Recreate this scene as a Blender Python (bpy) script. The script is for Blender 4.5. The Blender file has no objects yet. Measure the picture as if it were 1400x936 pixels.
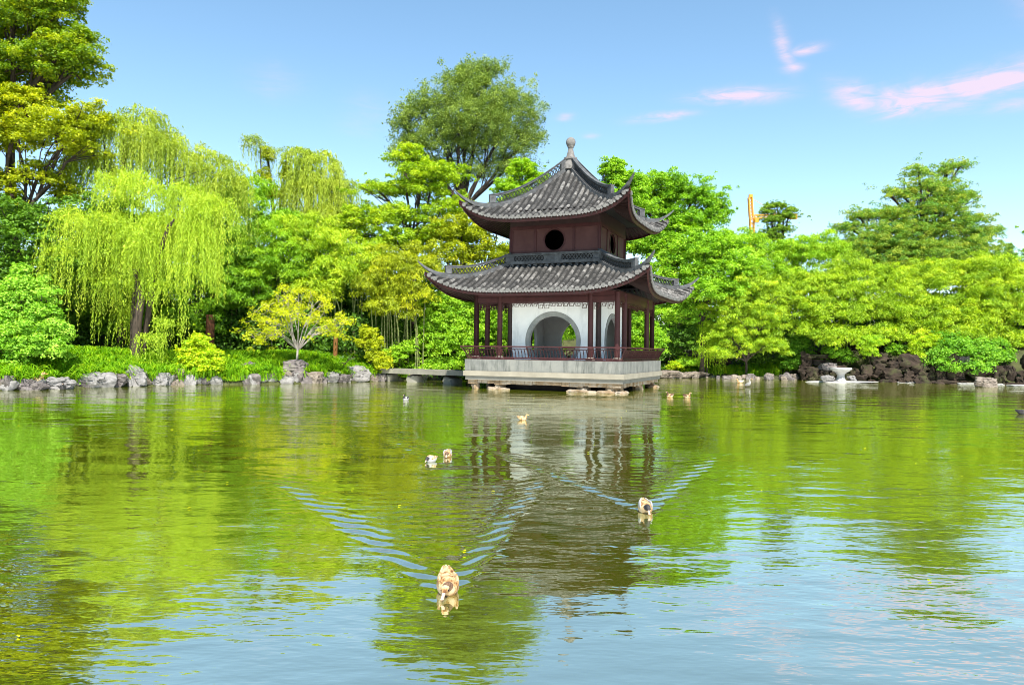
import bpy, math, random
import numpy as np
from mathutils import Vector, Matrix, noise as mnoise
PI = math.pi
random.seed(7)
RNG = np.random.default_rng(11)
scene = bpy.context.scene
COL = scene.collection

# ------------------------------------------------------------------ camera
F = 1000.0
CAM = np.array([0.0, 0.0, 2.2])
_p = math.atan(12 / 1000.0); _r = 0.0131
FWD = np.array([0, math.cos(_p), math.sin(_p)])
_u0 = np.array([0, -math.sin(_p), math.cos(_p)]); _r0 = np.array([1.0, 0, 0])
RIGHT = math.cos(_r) * _r0 + math.sin(_r) * _u0
UP = -math.sin(_r) * _r0 + math.cos(_r) * _u0
cam = bpy.data.cameras.new('camera'); cam_o = bpy.data.objects.new('camera', cam); COL.objects.link(cam_o)
cam.sensor_width = 36; cam.lens = 36 * F / 1400; cam.clip_end = 5000; cam.clip_start = 0.1
m = Matrix.Identity(4)
for i in range(3):
    m[i][0] = RIGHT[i]; m[i][1] = UP[i]; m[i][2] = -FWD[i]; m[i][3] = CAM[i]
cam_o.matrix_world = m
scene.camera = cam_o

def at(px, py, Y):
    d = (px - 700) / F * RIGHT + (468 - py) / F * UP + FWD
    return CAM + d * (Y / d[1])

def on_z(px, py, z=0.0):
    d = (px - 700) / F * RIGHT + (468 - py) / F * UP + FWD
    return CAM + d * ((z - CAM[2]) / d[2])

# ------------------------------------------------------------------ materials
def new_mat(name):
    mt = bpy.data.materials.new(name); mt.use_nodes = True
    nt = mt.node_tree; nt.nodes.clear()
    out = nt.nodes.new('ShaderNodeOutputMaterial')
    return mt, nt, out

def N(nt, typ, **kw):
    n = nt.nodes.new(typ)
    for k, v in kw.items():
        if k in n.inputs: n.inputs[k].default_value = v
        else: setattr(n, k, v)
    return n

def ramp(nt, fac, stops):
    r = nt.nodes.new('ShaderNodeValToRGB')
    el = r.color_ramp.elements
    while len(el) < len(stops): el.new(0.5)
    for e, (p, c) in zip(el, stops):
        e.position = p; e.color = (*c, 1)
    nt.links.new(fac, r.inputs[0])
    return r.outputs[0]

def surf_mat(name, stops, scale=4.0, rough=0.7, bump=0.3, bump_dist=0.02, detail=6, stretch=(1, 1, 1), spec=0.3, stain=None, coord='Object', bscale=None):
    mt, nt, out = new_mat(name)
    tc = N(nt, 'ShaderNodeTexCoord'); mp = N(nt, 'ShaderNodeMapping')
    mp.inputs['Scale'].default_value = stretch
    nt.links.new(tc.outputs[coord], mp.inputs[0])
    nz = N(nt, 'ShaderNodeTexNoise', Scale=scale, Detail=detail, Roughness=0.62)
    nt.links.new(mp.outputs[0], nz.inputs['Vector'])
    col = ramp(nt, nz.outputs['Fac'], stops)
    if stain:
        sc, ssc, lo, hi, amt = stain
        mp2 = N(nt, 'ShaderNodeMapping'); mp2.inputs['Scale'].default_value = ssc
        nt.links.new(tc.outputs[coord], mp2.inputs[0])
        n2 = N(nt, 'ShaderNodeTexNoise', Scale=1.0, Detail=5, Roughness=0.7)
        nt.links.new(mp2.outputs[0], n2.inputs['Vector'])
        f = ramp(nt, n2.outputs['Fac'], [(lo, (0, 0, 0)), (hi, (amt, amt, amt))])
        mx = N(nt, 'ShaderNodeMixRGB'); mx.inputs[2].default_value = (*sc, 1)
        nt.links.new(f, mx.inputs[0]); nt.links.new(col, mx.inputs[1]); col = mx.outputs[0]
    b = N(nt, 'ShaderNodeBsdfPrincipled', Roughness=rough)
    b.inputs['Specular IOR Level'].default_value = spec
    nt.links.new(col, b.inputs['Base Color'])
    nz2 = N(nt, 'ShaderNodeTexNoise', Scale=bscale or scale * 2.5, Detail=6, Roughness=0.65)
    nt.links.new(mp.outputs[0], nz2.inputs['Vector'])
    bp = N(nt, 'ShaderNodeBump', Strength=bump, Distance=bump_dist)
    nt.links.new(nz2.outputs['Fac'], bp.inputs['Height']); nt.links.new(bp.outputs[0], b.inputs['Normal'])
    nt.links.new(b.outputs[0], out.inputs[0])
    return mt

def leaf_mat(name, dark, mid, light, trans=0.42, gloss=0.02):
    mt, nt, out = new_mat(name)
    a = N(nt, 'ShaderNodeAttribute'); a.attribute_name = 'tint'
    col = ramp(nt, a.outputs['Fac'], [(0.0, dark), (0.5, mid), (1.0, light)])
    d = N(nt, 'ShaderNodeBsdfDiffuse'); t = N(nt, 'ShaderNodeBsdfTranslucent'); g = N(nt, 'ShaderNodeBsdfGlossy', Roughness=0.6)
    nt.links.new(col, d.inputs[0])
    hs = N(nt, 'ShaderNodeHueSaturation', Saturation=1.1, Value=1.15)
    nt.links.new(col, hs.inputs['Color']); nt.links.new(hs.outputs[0], t.inputs[0])
    m1 = N(nt, 'ShaderNodeMixShader', Fac=trans); m2 = N(nt, 'ShaderNodeMixShader', Fac=gloss)
    nt.links.new(d.outputs[0], m1.inputs[1]); nt.links.new(t.outputs[0], m1.inputs[2])
    nt.links.new(m1.outputs[0], m2.inputs[1]); nt.links.new(g.outputs[0], m2.inputs[2])
    nt.links.new(m2.outputs[0], out.inputs[0])
    return mt

LM = {
    'bamboo':  leaf_mat('bamboo_leaf', (0.177, 0.319, 0.0094), (0.342, 0.507, 0.0142), (0.543, 0.637, 0.0236)),
    'bamboo2': leaf_mat('bamboo_leaf_green', (0.122, 0.281, 0.0073), (0.244, 0.464, 0.0110), (0.415, 0.598, 0.0183)),
    'willow':  leaf_mat('willow_leaf', (0.212, 0.342, 0.0165), (0.366, 0.519, 0.0236), (0.543, 0.637, 0.0472)),
    'willow2': leaf_mat('far_willow_leaf', (0.201, 0.295, 0.0236), (0.342, 0.448, 0.0295), (0.496, 0.566, 0.0590)),
    'elm':     leaf_mat('elm_leaf', (0.096, 0.168, 0.0264), (0.192, 0.288, 0.0420), (0.324, 0.420, 0.0600), trans=.32),
    'camphor': leaf_mat('camphor_leaf', (0.098, 0.256, 0.0122), (0.207, 0.427, 0.0171), (0.354, 0.573, 0.0305)),
    'gold':    leaf_mat('golden_leaf', (0.212, 0.283, 0.0071), (0.401, 0.472, 0.0094), (0.637, 0.614, 0.0118)),
    'olive':   leaf_mat('olive_leaf', (.09, .18, .008), (.20, .33, .010), (.42, .47, .012)),
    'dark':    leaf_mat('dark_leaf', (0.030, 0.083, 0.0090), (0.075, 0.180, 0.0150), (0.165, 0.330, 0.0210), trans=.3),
    'shrub':   leaf_mat('shrub_leaf', (0.106, 0.283, 0.0165), (0.236, 0.484, 0.0295), (0.401, 0.625, 0.0708)),
    'lime':    leaf_mat('lime_leaf', (0.260, 0.425, 0.0071), (0.425, 0.614, 0.0094), (0.637, 0.660, 0.0142)),
    'yellow':  leaf_mat('yellow_leaf', (.30, .38, .006), (.50, .56, .010), (.64, .64, .02)),
    'conifer': leaf_mat('conifer_leaf', (0.088, 0.237, 0.0438), (0.200, 0.388, 0.0438), (0.413, 0.463, 0.0500), trans=.35),
    'pine':    leaf_mat('pine_leaf', (0.094, 0.201, 0.0236), (0.201, 0.366, 0.0236), (0.354, 0.472, 0.0354), trans=.25),
    'grass':   leaf_mat('grass_blade', (.08, .23, .006), (.20, .43, .009), (.38, .56, .014), trans=.35),
}
BARK = surf_mat('dark_bark', [(.3, (.03, .022, .017)), (.7, (.085, .062, .048))], 6, .9, .8, .03, stretch=(1, 1, .25))
BARK_PALE = surf_mat('pale_bark', [(.3, (.16, .14, .12)), (.7, (.34, .31, .28))], 6, .9, .6, .02, stretch=(1, 1, .3))
BARK_RED = surf_mat('rust_bark', [(.3, (0.0704, 0.0245, 0.0112)), (.7, (0.1408, 0.0540, 0.0240))], 5, .8, .6, .03, stretch=(1, 1, .25))
BARK_ORANGE = surf_mat('orange_bark', [(.3, (.10, .045, .012)), (.7, (.19, .085, .02))], 5, .8, .6, .03, stretch=(1, 1, 2.5))
CULM = surf_mat('bamboo_culm', [(.3, (.07, .10, .03)), (.7, (.20, .22, .08))], 5, .5, .2, .01, stretch=(1, 1, 2))
ROCK = surf_mat('grey_rock', [(.25, (0.0466, 0.0400, 0.0399)), (.45, (0.1166, 0.1021, 0.1001)), (.6, (0.1787, 0.1576, 0.1523)), (.8, (0.2564, 0.2294, 0.2176))], 3.4, .85, 1.0, .14, 10, stain=((.04, .045, .02), (1.2, 1.2, 1.8), .52, .72, .55))
ROCK_WHITE = surf_mat('white_rock', [(.25, (0.1070, 0.1034, 0.1034)), (.5, (0.2138, 0.2053, 0.2018)), (.75, (0.2994, 0.2887, 0.2851))], 3.0, .8, 1.0, .14, 10, stain=((.07, .065, .05), (1.4, 1.4, 1.2), .55, .75, .6))
ROCK_TAN = surf_mat('tan_rock', [(.25, (0.0880, 0.0680, 0.0544)), (.5, (0.1920, 0.1600, 0.1320)), (.75, (0.2960, 0.2600, 0.2200))], 3.0, .85, 1.0, .14, 10, stain=((.05, .04, .02), (1.3, 1.3, 2), .55, .75, .5))
ROCK_DARK = surf_mat('dark_rock', [(.25, (0.0088, 0.0056, 0.0039)), (.5, (0.0275, 0.0185, 0.0125)), (.75, (0.0601, 0.0415, 0.0286))], 1.6, .9, 1.0, .08, 9, stain=((.05, .07, .015), (.9, .9, 1.2), .5, .7, .6))
CONC = surf_mat('weathered_concrete', [(.25, (0.1032, 0.1075, 0.1032)), (.5, (0.1548, 0.1582, 0.1462)), (.8, (0.1978, 0.1978, 0.1772))], 1.6, .85, .35, .015, 8, stain=((.045, .05, .045), (2.6, 2.6, .45), .47, .68, .75))
BAND = surf_mat('cream_stone_band', [(.3, (0.1848, 0.1680, 0.1302)), (.7, (0.2520, 0.2310, 0.1848))], 1.2, .85, .3, .01, 7, stain=((.25, .22, .16), (2, 2, .6), .58, .75, .5))
SLAB = surf_mat('grey_slab_stone', [(.3, (0.1204, 0.1170, 0.1015)), (.7, (0.1720, 0.1660, 0.1462))], 1.5, .85, .3, .01, 7, stain=((.14, .13, .10), (2, 2, .8), .56, .74, .6))
BRIDGE = surf_mat('bridge_stone', [(.3, (0.1190, 0.1148, 0.0978)), (.7, (0.2125, 0.2040, 0.1700))], 1.8, .9, .5, .02, 7, stain=((.12, .12, .09), (3, 3, .7), .5, .7, .6))
RUBBLE = surf_mat('rubble_stone', [(.25, (0.0765, 0.0510, 0.0340)), (.45, (0.2040, 0.1445, 0.0850)), (.62, (0.2550, 0.2210, 0.1785)), (.8, (0.3400, 0.3060, 0.2635))], 1.9, .9, 1.0, .05, 8)
RED = surf_mat('maroon_wood', [(.3, (0.0343, 0.0127, 0.0139)), (.7, (0.0596, 0.0216, 0.0223))], 2.5, .42, .15, .006, 5, stretch=(1, 1, .3), spec=.15)
PANEL = surf_mat('maroon_panel', [(.3, (0.0551, 0.0235, 0.0235)), (.7, (0.0794, 0.0364, 0.0348))], 1.4, .6, .12, .006, 5, spec=.15)
DARKWOOD = surf_mat('dark_wood', [(.3, (.018, .009, .009)), (.7, (.034, .017, .016))], 2.5, .5, .15, .006, 5)
WHITE = surf_mat('white_plaster', [(.3, (.72, .74, .76)), (.7, (.82, .83, .84))], 1.1, .85, .12, .006, 6, stain=((.42, .44, .45), (1.6, 1.6, .35), .52, .74, .6))
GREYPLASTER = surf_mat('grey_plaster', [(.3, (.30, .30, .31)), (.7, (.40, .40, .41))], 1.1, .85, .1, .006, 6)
GATE = surf_mat('grey_brick_ring', [(.3, (.17, .18, .18)), (.7, (.30, .31, .30))], 3, .8, .4, .01, 6)
TILE = surf_mat('roof_tile', [(.25, (0.0131, 0.0125, 0.0125)), (.42, (0.0361, 0.0348, 0.0334)), (.60, (0.0754, 0.0734, 0.0702)), (.80, (0.1640, 0.1594, 0.1509))], 5.5, .8, .6, .02, 8, stain=((.18, .175, .165), (.6, .6, .6), .54, .74, .5))
TILE_L = surf_mat('pale_roof_tile', [(.25, (.045, .043, .042)), (.5, (.13, .126, .12)), (.8, (.27, .263, .25))], 5.5, .85, .6, .02, 8)
TILE_D = surf_mat('dark_roof_tile', [(.3, (.012, .012, .012)), (.7, (.05, .049, .047))], 5.5, .8, .6, .02, 8)
PAN = surf_mat('roof_pan_tile', [(.3, (.008, .008, .008)), (.7, (.025, .025, .024))], 5, .85, .6, .02, 6)
TILE_END = surf_mat('eave_tile_end', [(.3, (0.0723, 0.0708, 0.0687)), (.7, (0.1734, 0.1697, 0.1626))], 7, .8, .5, .01, 6)
RIDGE = surf_mat('ridge_stone', [(.25, (0.0325, 0.0339, 0.0361)), (.5, (0.0723, 0.0758, 0.0795)), (.8, (0.1445, 0.1481, 0.1517))], 3.5, .8, .5, .015, 8, stain=((.025, .025, .028), (1.6, 1.6, 2.5), .52, .7, .7))
RIDGE_DARK = surf_mat('ridge_lattice', [(.3, (.018, .019, .02)), (.7, (.05, .051, .053))], 5, .85, .4, .01, 6)
FINIAL = surf_mat('finial_stone', [(.3, (.09, .085, .08)), (.7, (.22, .21, .20))], 5, .85, .7, .02, 7)
BLACK = surf_mat('shade_black', [(.3, (.006, .005, .005)), (.7, (.012, .010, .010))], 2, .9, .1, .01)  # near-black colour stands in for shade inside hollow spaces
PALE = surf_mat('pale_stone', [(.3, (0.2640, 0.2640, 0.2596)), (.7, (0.3872, 0.3828, 0.3696))], 3, .75, .4, .01, 7, stain=((.30, .30, .27), (2, 2, 1), .56, .74, .5))
CRANE = surf_mat('orange_crane_paint', [(.3, (.60, .27, .025)), (.7, (.72, .35, .035))], 1, .5, .05, .01)
CREAM_F = surf_mat('cream_feather', [(.38, (.13, .055, .02)), (.46, (.30, .17, .065)), (.54, (.42, .31, .17)), (.75, (.47, .40, .28))], 11, .75, .6, .012, 6)
BROWN_F = surf_mat('brown_feather', [(.3, (.04, .022, .014)), (.6, (.15, .085, .05)), (.8, (.34, .22, .14))], 22, .75, .5, .01, 5)
WHITE_F = surf_mat('white_feather', [(.3, (0.2534, 0.2499, 0.2394)), (.7, (0.3309, 0.3274, 0.3203))], 14, .75, .3, .01, 4)
DARK_F = surf_mat('dark_feather', [(.3, (.012, .012, .014)), (.7, (.05, .045, .045))], 18, .6, .3, .01, 4)
BILL = surf_mat('pink_bill', [(.3, (.36, .23, .17)), (.7, (.46, .33, .26))], 14, .4, .1, .005, 3)
BILL_O = surf_mat('orange_bill', [(.3, (.62, .30, .06)), (.7, (.75, .40, .10))], 14, .4, .1, .005, 3)
EYE = surf_mat('eye_black', [(.3, (.005, .005, .005)), (.7, (.01, .01, .01))], 3, .15, .0, .001)
SOIL = surf_mat('bank_soil', [(.3, (0.0245, 0.0280, 0.0098)), (.55, (0.0525, 0.0595, 0.0196)), (.8, (0.0840, 0.0840, 0.0350))], 1.2, .95, .8, .06, 8, coord='Object')

# ------------------------------------------------------------------ mesh builder
class MB:
    def __init__(s): s.v = []; s.f = []; s.m = []; s.sm = []
    def add(s, vs, fs, mi=0, smooth=False):
        o = len(s.v); s.v.extend([tuple(map(float, q)) for q in vs])
        for f in fs: s.f.append(tuple(i + o for i in f)); s.m.append(mi); s.sm.append(smooth)
    def box(s, x0, x1, y0, y1, z0, z1, mi=0, M=None):
        vs = [(x, y, z) for z in (z0, z1) for y in (y0, y1) for x in (x0, x1)]
        if M is not None: vs = [M(q) for q in vs]
        s.add(vs, [(0, 2, 3, 1), (4, 5, 7, 6), (0, 1, 5, 4), (2, 6, 7, 3), (0, 4, 6, 2), (1, 3, 7, 5)], mi)
    def bar(s, a, b, w, h, mi=0, up=(0, 0, 1)):
        a = np.array(a, float); b = np.array(b, float); d = b - a; L = np.linalg.norm(d)
        if L < 1e-6: return
        d /= L; u = np.array(up, float); sd = np.cross(d, u)
        if np.linalg.norm(sd) < 1e-4: sd = np.cross(d, np.array([1.0, 0, 0]))
        sd /= np.linalg.norm(sd); u = np.cross(sd, d)
        vs = [p + sd * sx * w / 2 + u * sz * h / 2 for p in (a, b) for sz in (-1, 1) for sx in (-1, 1)]
        s.add(vs, [(0, 1, 3, 2), (4, 6, 7, 5), (0, 4, 5, 1), (2, 3, 7, 6), (0, 2, 6, 4), (1, 5, 7, 3)], mi)
    def tube(s, pts, rs, n=8, mi=0, cap=True):
        pts = [np.array(p, float) for p in pts]; rings = []
        ref = np.array([0.31, 0.95, 0.05])
        for i, p in enumerate(pts):
            d = pts[min(i + 1, len(pts) - 1)] - pts[max(i - 1, 0)]; d /= max(np.linalg.norm(d), 1e-9)
            a = np.cross(d, ref)
            if np.linalg.norm(a) < .05: a = np.cross(d, np.array([1.0, 0, 0]))
            a /= np.linalg.norm(a); b = np.cross(d, a)
            r = rs[i] if not isinstance(rs[i], (tuple, list)) else None
            ra, rb = (r, r) if r is not None else rs[i]
            rings.append([p + a * ra * math.cos(2 * PI * k / n) + b * rb * math.sin(2 * PI * k / n) for k in range(n)])
        vs = [q for rg in rings for q in rg]; fs = []
        for i in range(len(pts) - 1):
            for k in range(n):
                k2 = (k + 1) % n
                fs.append((i * n + k, i * n + k2, (i + 1) * n + k2, (i + 1) * n + k))
        if cap: fs.append(tuple(range(n - 1, -1, -1))); fs.append(tuple((len(pts) - 1) * n + k for k in range(n)))
        s.add(vs, fs, mi, True)
    def lathe(s, prof, n=24, c=(0, 0, 0), mi=0):
        vs = []; fs = []
        for r, z in prof:
            for k in range(n):
                vs.append((c[0] + r * math.cos(2 * PI * k / n), c[1] + r * math.sin(2 * PI * k / n), c[2] + z))
        for i in range(len(prof) - 1):
            for k in range(n):
                k2 = (k + 1) % n
                fs.append((i * n + k, i * n + k2, (i + 1) * n + k2, (i + 1) * n + k))
        fs.append(tuple(range(n - 1, -1, -1))); fs.append(tuple((len(prof) - 1) * n + k for k in range(n)))
        s.add(vs, fs, mi, True)
    def build(s, name, mats, parent=None):
        me = bpy.data.meshes.new(name); me.from_pydata(s.v, [], s.f); me.update()
        if not isinstance(mats, (list, tuple)): mats = [mats]
        for mt in mats: me.materials.append(mt)
        me.polygons.foreach_set('material_index', s.m); me.polygons.foreach_set('use_smooth', s.sm)
        try: me.set_sharp_from_angle(angle=math.radians(42))
        except Exception: pass
        o = bpy.data.objects.new(name, me); COL.objects.link(o)
        if parent is not None: o.parent = parent
        return o

def tag(o, label=None, cat=None, group=None, kind=None):
    if label: o['label'] = label
    if cat: o['category'] = cat
    if group: o['group'] = group
    if kind: o['kind'] = kind
    return o
def empty(name, loc, rz=0):
    o = bpy.data.objects.new(name, None); COL.objects.link(o); o.location = loc; o.rotation_euler = (0, 0, rz)
    o.empty_display_size = .3
    return o

# ------------------------------------------------------------------ terrain
SHORE = np.array([(-95, 12), (-44, 24), (-24.6, 34.8), (-21.5, 39.5), (-19.3, 42.2), (-16, 44), (-13.6, 45.6), (-11, 48.6), (-9.2, 50.6), (-7.6, 52.3), (-5, 56), (0, 61), (7, 64.5),
                  (13, 65.6), (17, 65), (20, 64.2), (23.5, 63.0), (25.5, 65.2), (28, 63.2), (33, 62), (38, 60), (43, 58), (50, 55), (64, 47), (90, 30), (92, -2), (40, .6), (0, .9), (-40, 0.2), (-92, -3)], float)
def shore_dist(X, Y):
    X = np.asarray(X, float); Y = np.asarray(Y, float)
    d = np.full(X.shape, 1e9); ins = np.zeros(X.shape, bool); n = len(SHORE)
    for i in range(n):
        a = SHORE[i]; b = SHORE[(i + 1) % n]; ab = b - a
        t = np.clip(((X - a[0]) * ab[0] + (Y - a[1]) * ab[1]) / (ab @ ab), 0, 1)
        d = np.minimum(d, np.hypot(X - a[0] - t * ab[0], Y - a[1] - t * ab[1]))
        c = (a[1] > Y) != (b[1] > Y)
        with np.errstate(divide='ignore', invalid='ignore'):
            xi = (b[0] - a[0]) * (Y - a[1]) / (b[1] - a[1] + 1e-12) + a[0]
        ins ^= c & (X < xi)
    return np.where(ins, -d, d)
def smooth(a, b, x):
    t = np.clip((x - a) / (b - a), 0, 1); return t * t * (3 - 2 * t)
def ground_h(X, Y):
    X = np.asarray(X, float); Y = np.asarray(Y, float); d = shore_dist(X, Y)
    left = .42 * smooth(-.2, .5, d) + .95 * smooth(.4, 5, d) + .4 * smooth(5, 12, d)
    mid = .12 * smooth(-.2, .4, d) + .55 * smooth(.3, 3.5, d) + 1.2 * smooth(3, 10, d)
    right = .25 * smooth(-.2, .6, d) + 2.4 * smooth(.8, 3.2, d) + 2.6 * smooth(3.5, 12, d)
    left = left + 3.5 * smooth(13, 24, d); mid = mid + 3.5 * smooth(9, 20, d)
    wl = 1 - smooth(-5, 3, X); wr = smooth(22.5, 28, X); wm = 1 - np.clip(wl + wr, 0, 1)
    h = wl * left + wm * mid + wr * right
    h = np.where(Y < 8, .55 * smooth(-.2, 1.0, d), h)
    und = .10 * np.sin(X * .7 + 1.3) * np.sin(Y * .6 + .4) * smooth(.5, 3, d)
    return np.where(d < 0, np.maximum(-1.4, d * .8), h + und)
def gz(x, y): return float(ground_h(np.array([x]), np.array([y]))[0])

gx = np.concatenate([[-2500, -900, -350, -200, -140], np.arange(-100, 100.1, .9), [140, 200, 350, 900, 2500]])
gy = np.concatenate([[-2500, -900, -300, -120, -60], np.arange(-24, 125, .9), [160, 220, 400, 900, 2600]])
GX, GY = np.meshgrid(gx, gy)
GZ = ground_h(GX, GY)
nx_, ny_ = len(gx), len(gy)
def grid_mesh(name, X, Y, Z, mat):
    ny, nx = X.shape
    V = np.stack([X, Y, Z], -1).reshape(-1, 3)
    I = np.arange(ny * nx).reshape(ny, nx)
    Fq = np.stack([I[:-1, :-1], I[:-1, 1:], I[1:, 1:], I[1:, :-1]], -1).reshape(-1, 4)
    return quads_obj(name, V, Fq, mat, smooth_=True)
def quads_obj(name, V, Fq, mat, smooth_=False, tint=None, parent=None):
    me = bpy.data.meshes.new(name)
    me.vertices.add(len(V)); me.vertices.foreach_set('co', np.ascontiguousarray(V, np.float32).ravel())
    nf = len(Fq)
    me.loops.add(nf * 4); me.loops.foreach_set('vertex_index', np.ascontiguousarray(Fq, np.int32).ravel())
    me.polygons.add(nf); me.polygons.foreach_set('loop_start', np.arange(0, nf * 4, 4, dtype=np.int32))
    try: me.polygons.foreach_set('loop_total', np.full(nf, 4, np.int32))
    except Exception: pass
    if smooth_: me.polygons.foreach_set('use_smooth', np.ones(nf, bool))
    if tint is not None:
        at_ = me.attributes.new('tint', 'FLOAT', 'FACE'); at_.data.foreach_set('value', np.ascontiguousarray(tint, np.float32))
    me.update(calc_edges=True)
    me.materials.append(mat)
    o = bpy.data.objects.new(name, me); COL.objects.link(o)
    if parent is not None: o.parent = parent
    return o
tag(grid_mesh('ground', GX, GY, GZ, SOIL), kind='structure')

# ------------------------------------------------------------------ water with duck wakes
def water_mat():
    mt, nt, out = new_mat('pond_water')
    tc = N(nt, 'ShaderNodeTexCoord')
    def nz(scale, stretch, detail, rot=0.0):
        mp = N(nt, 'ShaderNodeMapping'); mp.inputs['Scale'].default_value = stretch; mp.inputs['Rotation'].default_value = (0, 0, rot)
        nt.links.new(tc.outputs['Object'], mp.inputs[0])
        n = N(nt, 'ShaderNodeTexNoise', Scale=scale, Detail=detail, Roughness=0.5)
        nt.links.new(mp.outputs[0], n.inputs['Vector']); return n.outputs['Fac']
    def mul(a, k):
        q = N(nt, 'ShaderNodeMath', operation='MULTIPLY'); nt.links.new(a, q.inputs[0])
        if isinstance(k, (int, float)): q.inputs[1].default_value = k
        else: nt.links.new(k, q.inputs[1])
        return q.outputs[0]
    def add(a, b):
        q = N(nt, 'ShaderNodeMath', operation='ADD'); nt.links.new(a, q.inputs[0]); nt.links.new(b, q.inputs[1]); return q.outputs[0]
    big = nz(0.55, (.6, 1, 1), 2, .12); med = nz(2.2, (.42, 1, 1), 4, -.1); fine = nz(7.0, (.5, 1, 1), 2, .2)
    gust = ramp(nt, nz(.12, (.6, 1, 1), 3, .3), [(.38, (.25, .25, .25)), (.62, (1, 1, 1))])
    h = add(add(mul(big, .046), mul(mul(med, .024), gust)), mul(mul(fine, .0062), gust))
    bp = N(nt, 'ShaderNodeBump', Strength=1.0, Distance=1.0)
    nt.links.new(h, bp.inputs['Height'])
    d = N(nt, 'ShaderNodeBsdfDiffuse'); d.inputs[0].default_value = (.092, .108, .005, 1)
    g = N(nt, 'ShaderNodeBsdfGlossy', Roughness=0.025); g.inputs[0].default_value = (.96, .97, .90, 1)
    nt.links.new(bp.outputs[0], g.inputs['Normal'])
    fr = N(nt, 'ShaderNodeFresnel', IOR=1.34); nt.links.new(bp.outputs[0], fr.inputs['Normal'])
    mr = N(nt, 'ShaderNodeMapRange'); nt.links.new(fr.outputs[0], mr.inputs[0])
    mr.inputs[1].default_value = 0.02; mr.inputs[2].default_value = .6; mr.inputs[3].default_value = .72; mr.inputs[4].default_value = .82
    mx = N(nt, 'ShaderNodeMixShader'); nt.links.new(mr.outputs[0], mx.inputs[0])
    nt.links.new(d.outputs[0], mx.inputs[1]); nt.links.new(g.outputs[0], mx.inputs[2]); nt.links.new(mx.outputs[0], out.inputs[0])
    return mt

FRONT_DUCK = on_z(612, 808); RIGHT_DUCK = on_z(882, 699); PAIR_A = on_z(590, 631); PAIR_B = on_z(612, 624); MID_DUCK = on_z(714, 574)
# (position, heading of the trailing wake as angle from +Y toward +X, half angle deg, length, wavelength, amplitude)
WAKES = [(FRONT_DUCK, -10, 20.5, 7.6, .26, .0144), (RIGHT_DUCK, 2, 22.5, 6.8, .25, .0142), (PAIR_A, 0, 22, 4.6, .30, .011), (PAIR_B, 3, 22, 3.4, .30, .010), (MID_DUCK, 6, 21, 4.5, .34, .004)]
def wake_h(X, Y):
    H = np.zeros_like(X)
    for P, ang, half, Ln, lam, amp in WAKES:
        a = math.radians(ang); ax = np.array([math.sin(a), math.cos(a)]); lt = np.array([math.cos(a), -math.sin(a)])
        s = (X - P[0]) * ax[0] + (Y - P[1]) * ax[1] + .12; l = (X - P[0]) * lt[0] + (Y - P[1]) * lt[1]
        k = 2 * PI / lam; th = math.tan(math.radians(half))
        al = np.abs(l); off = al - s * th
        w = .10 + .033 * np.maximum(s, 0)
        env = np.where(off > 0, np.exp(-(off / (w * .6)) ** 2), np.exp(-(off / (w * 1.4)) ** 2))
        env = env * smooth(0.05, .35, s) * (1 - smooth(Ln * .65, Ln, s)) * (1.0 - .35 * smooth(.5, Ln, s))
        ph = k * (-s * math.cos(.62) + al * math.sin(.62))
        mod = .78 + .22 * np.sin(s * 2.3 + 1.7 * np.sign(l) + 3 * al) * np.sin(s * .9 + 5 * al)
        H += amp * env * mod * np.sin(ph + .9 * np.sin(s * 1.3 + np.sign(l)) + .5 * np.sin(3.1 * s + 7 * al) + .5 * np.sin(11 * al + 2.2 * s))
        # bow ripple right round the breast
        sb = s - .12; lb = al - .13 - .06 * np.maximum(sb + .3, 0); H += amp * .4 * np.exp(-((np.hypot(np.minimum(sb, 0), l) - .20) / .07) ** 2) * (sb < .1) * (sb > -.5)
        # soft transverse waves inside the V
        tr = np.exp(-(l / (s * th * .75 + .05)) ** 4) * smooth(.1, .5, s) * (1 - smooth(Ln * .3, Ln * .8, s))
        H += amp * .14 * tr * np.sin(k * .75 * s)
    return H
WX0, WX1, WY0, WY1, WS = -6.0, 6.0, 4.4, 21.2, .04
wx = np.arange(WX0, WX1 + 1e-6, WS); wy = np.arange(WY0, WY1 + 1e-6, WS)
WXg, WYg = np.meshgrid(wx, wy)
WZ = wake_h(WXg, WYg)
edge = np.minimum(np.minimum(WXg - WX0, WX1 - WXg), np.minimum(WYg - WY0, WY1 - WYg)); WZ = WZ * smooth(0, .5, edge)
V = np.stack([WXg, WYg, WZ], -1).reshape(-1, 3); I = np.arange(V.shape[0]).reshape(WXg.shape)
Q = np.stack([I[:-1, :-1], I[:-1, 1:], I[1:, 1:], I[1:, :-1]], -1).reshape(-1, 4)
bx = [-100, WX0, WX1 if False else float(wx[-1]), 100]; by = [-14, WY0, float(wy[-1]), 75]
V2 = np.array([(x, y, 0) for y in by for x in bx], float); o0 = len(V)
Q2 = [[o0 + j * 4 + i, o0 + j * 4 + i + 1, o0 + (j + 1) * 4 + i + 1, o0 + (j + 1) * 4 + i] for j in range(3) for i in range(3) if not (i == 1 and j == 1)]
tag(quads_obj('water', np.concatenate([V, V2]), np.concatenate([Q, np.array(Q2)]), water_mat(), smooth_=True), kind='structure')

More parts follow.
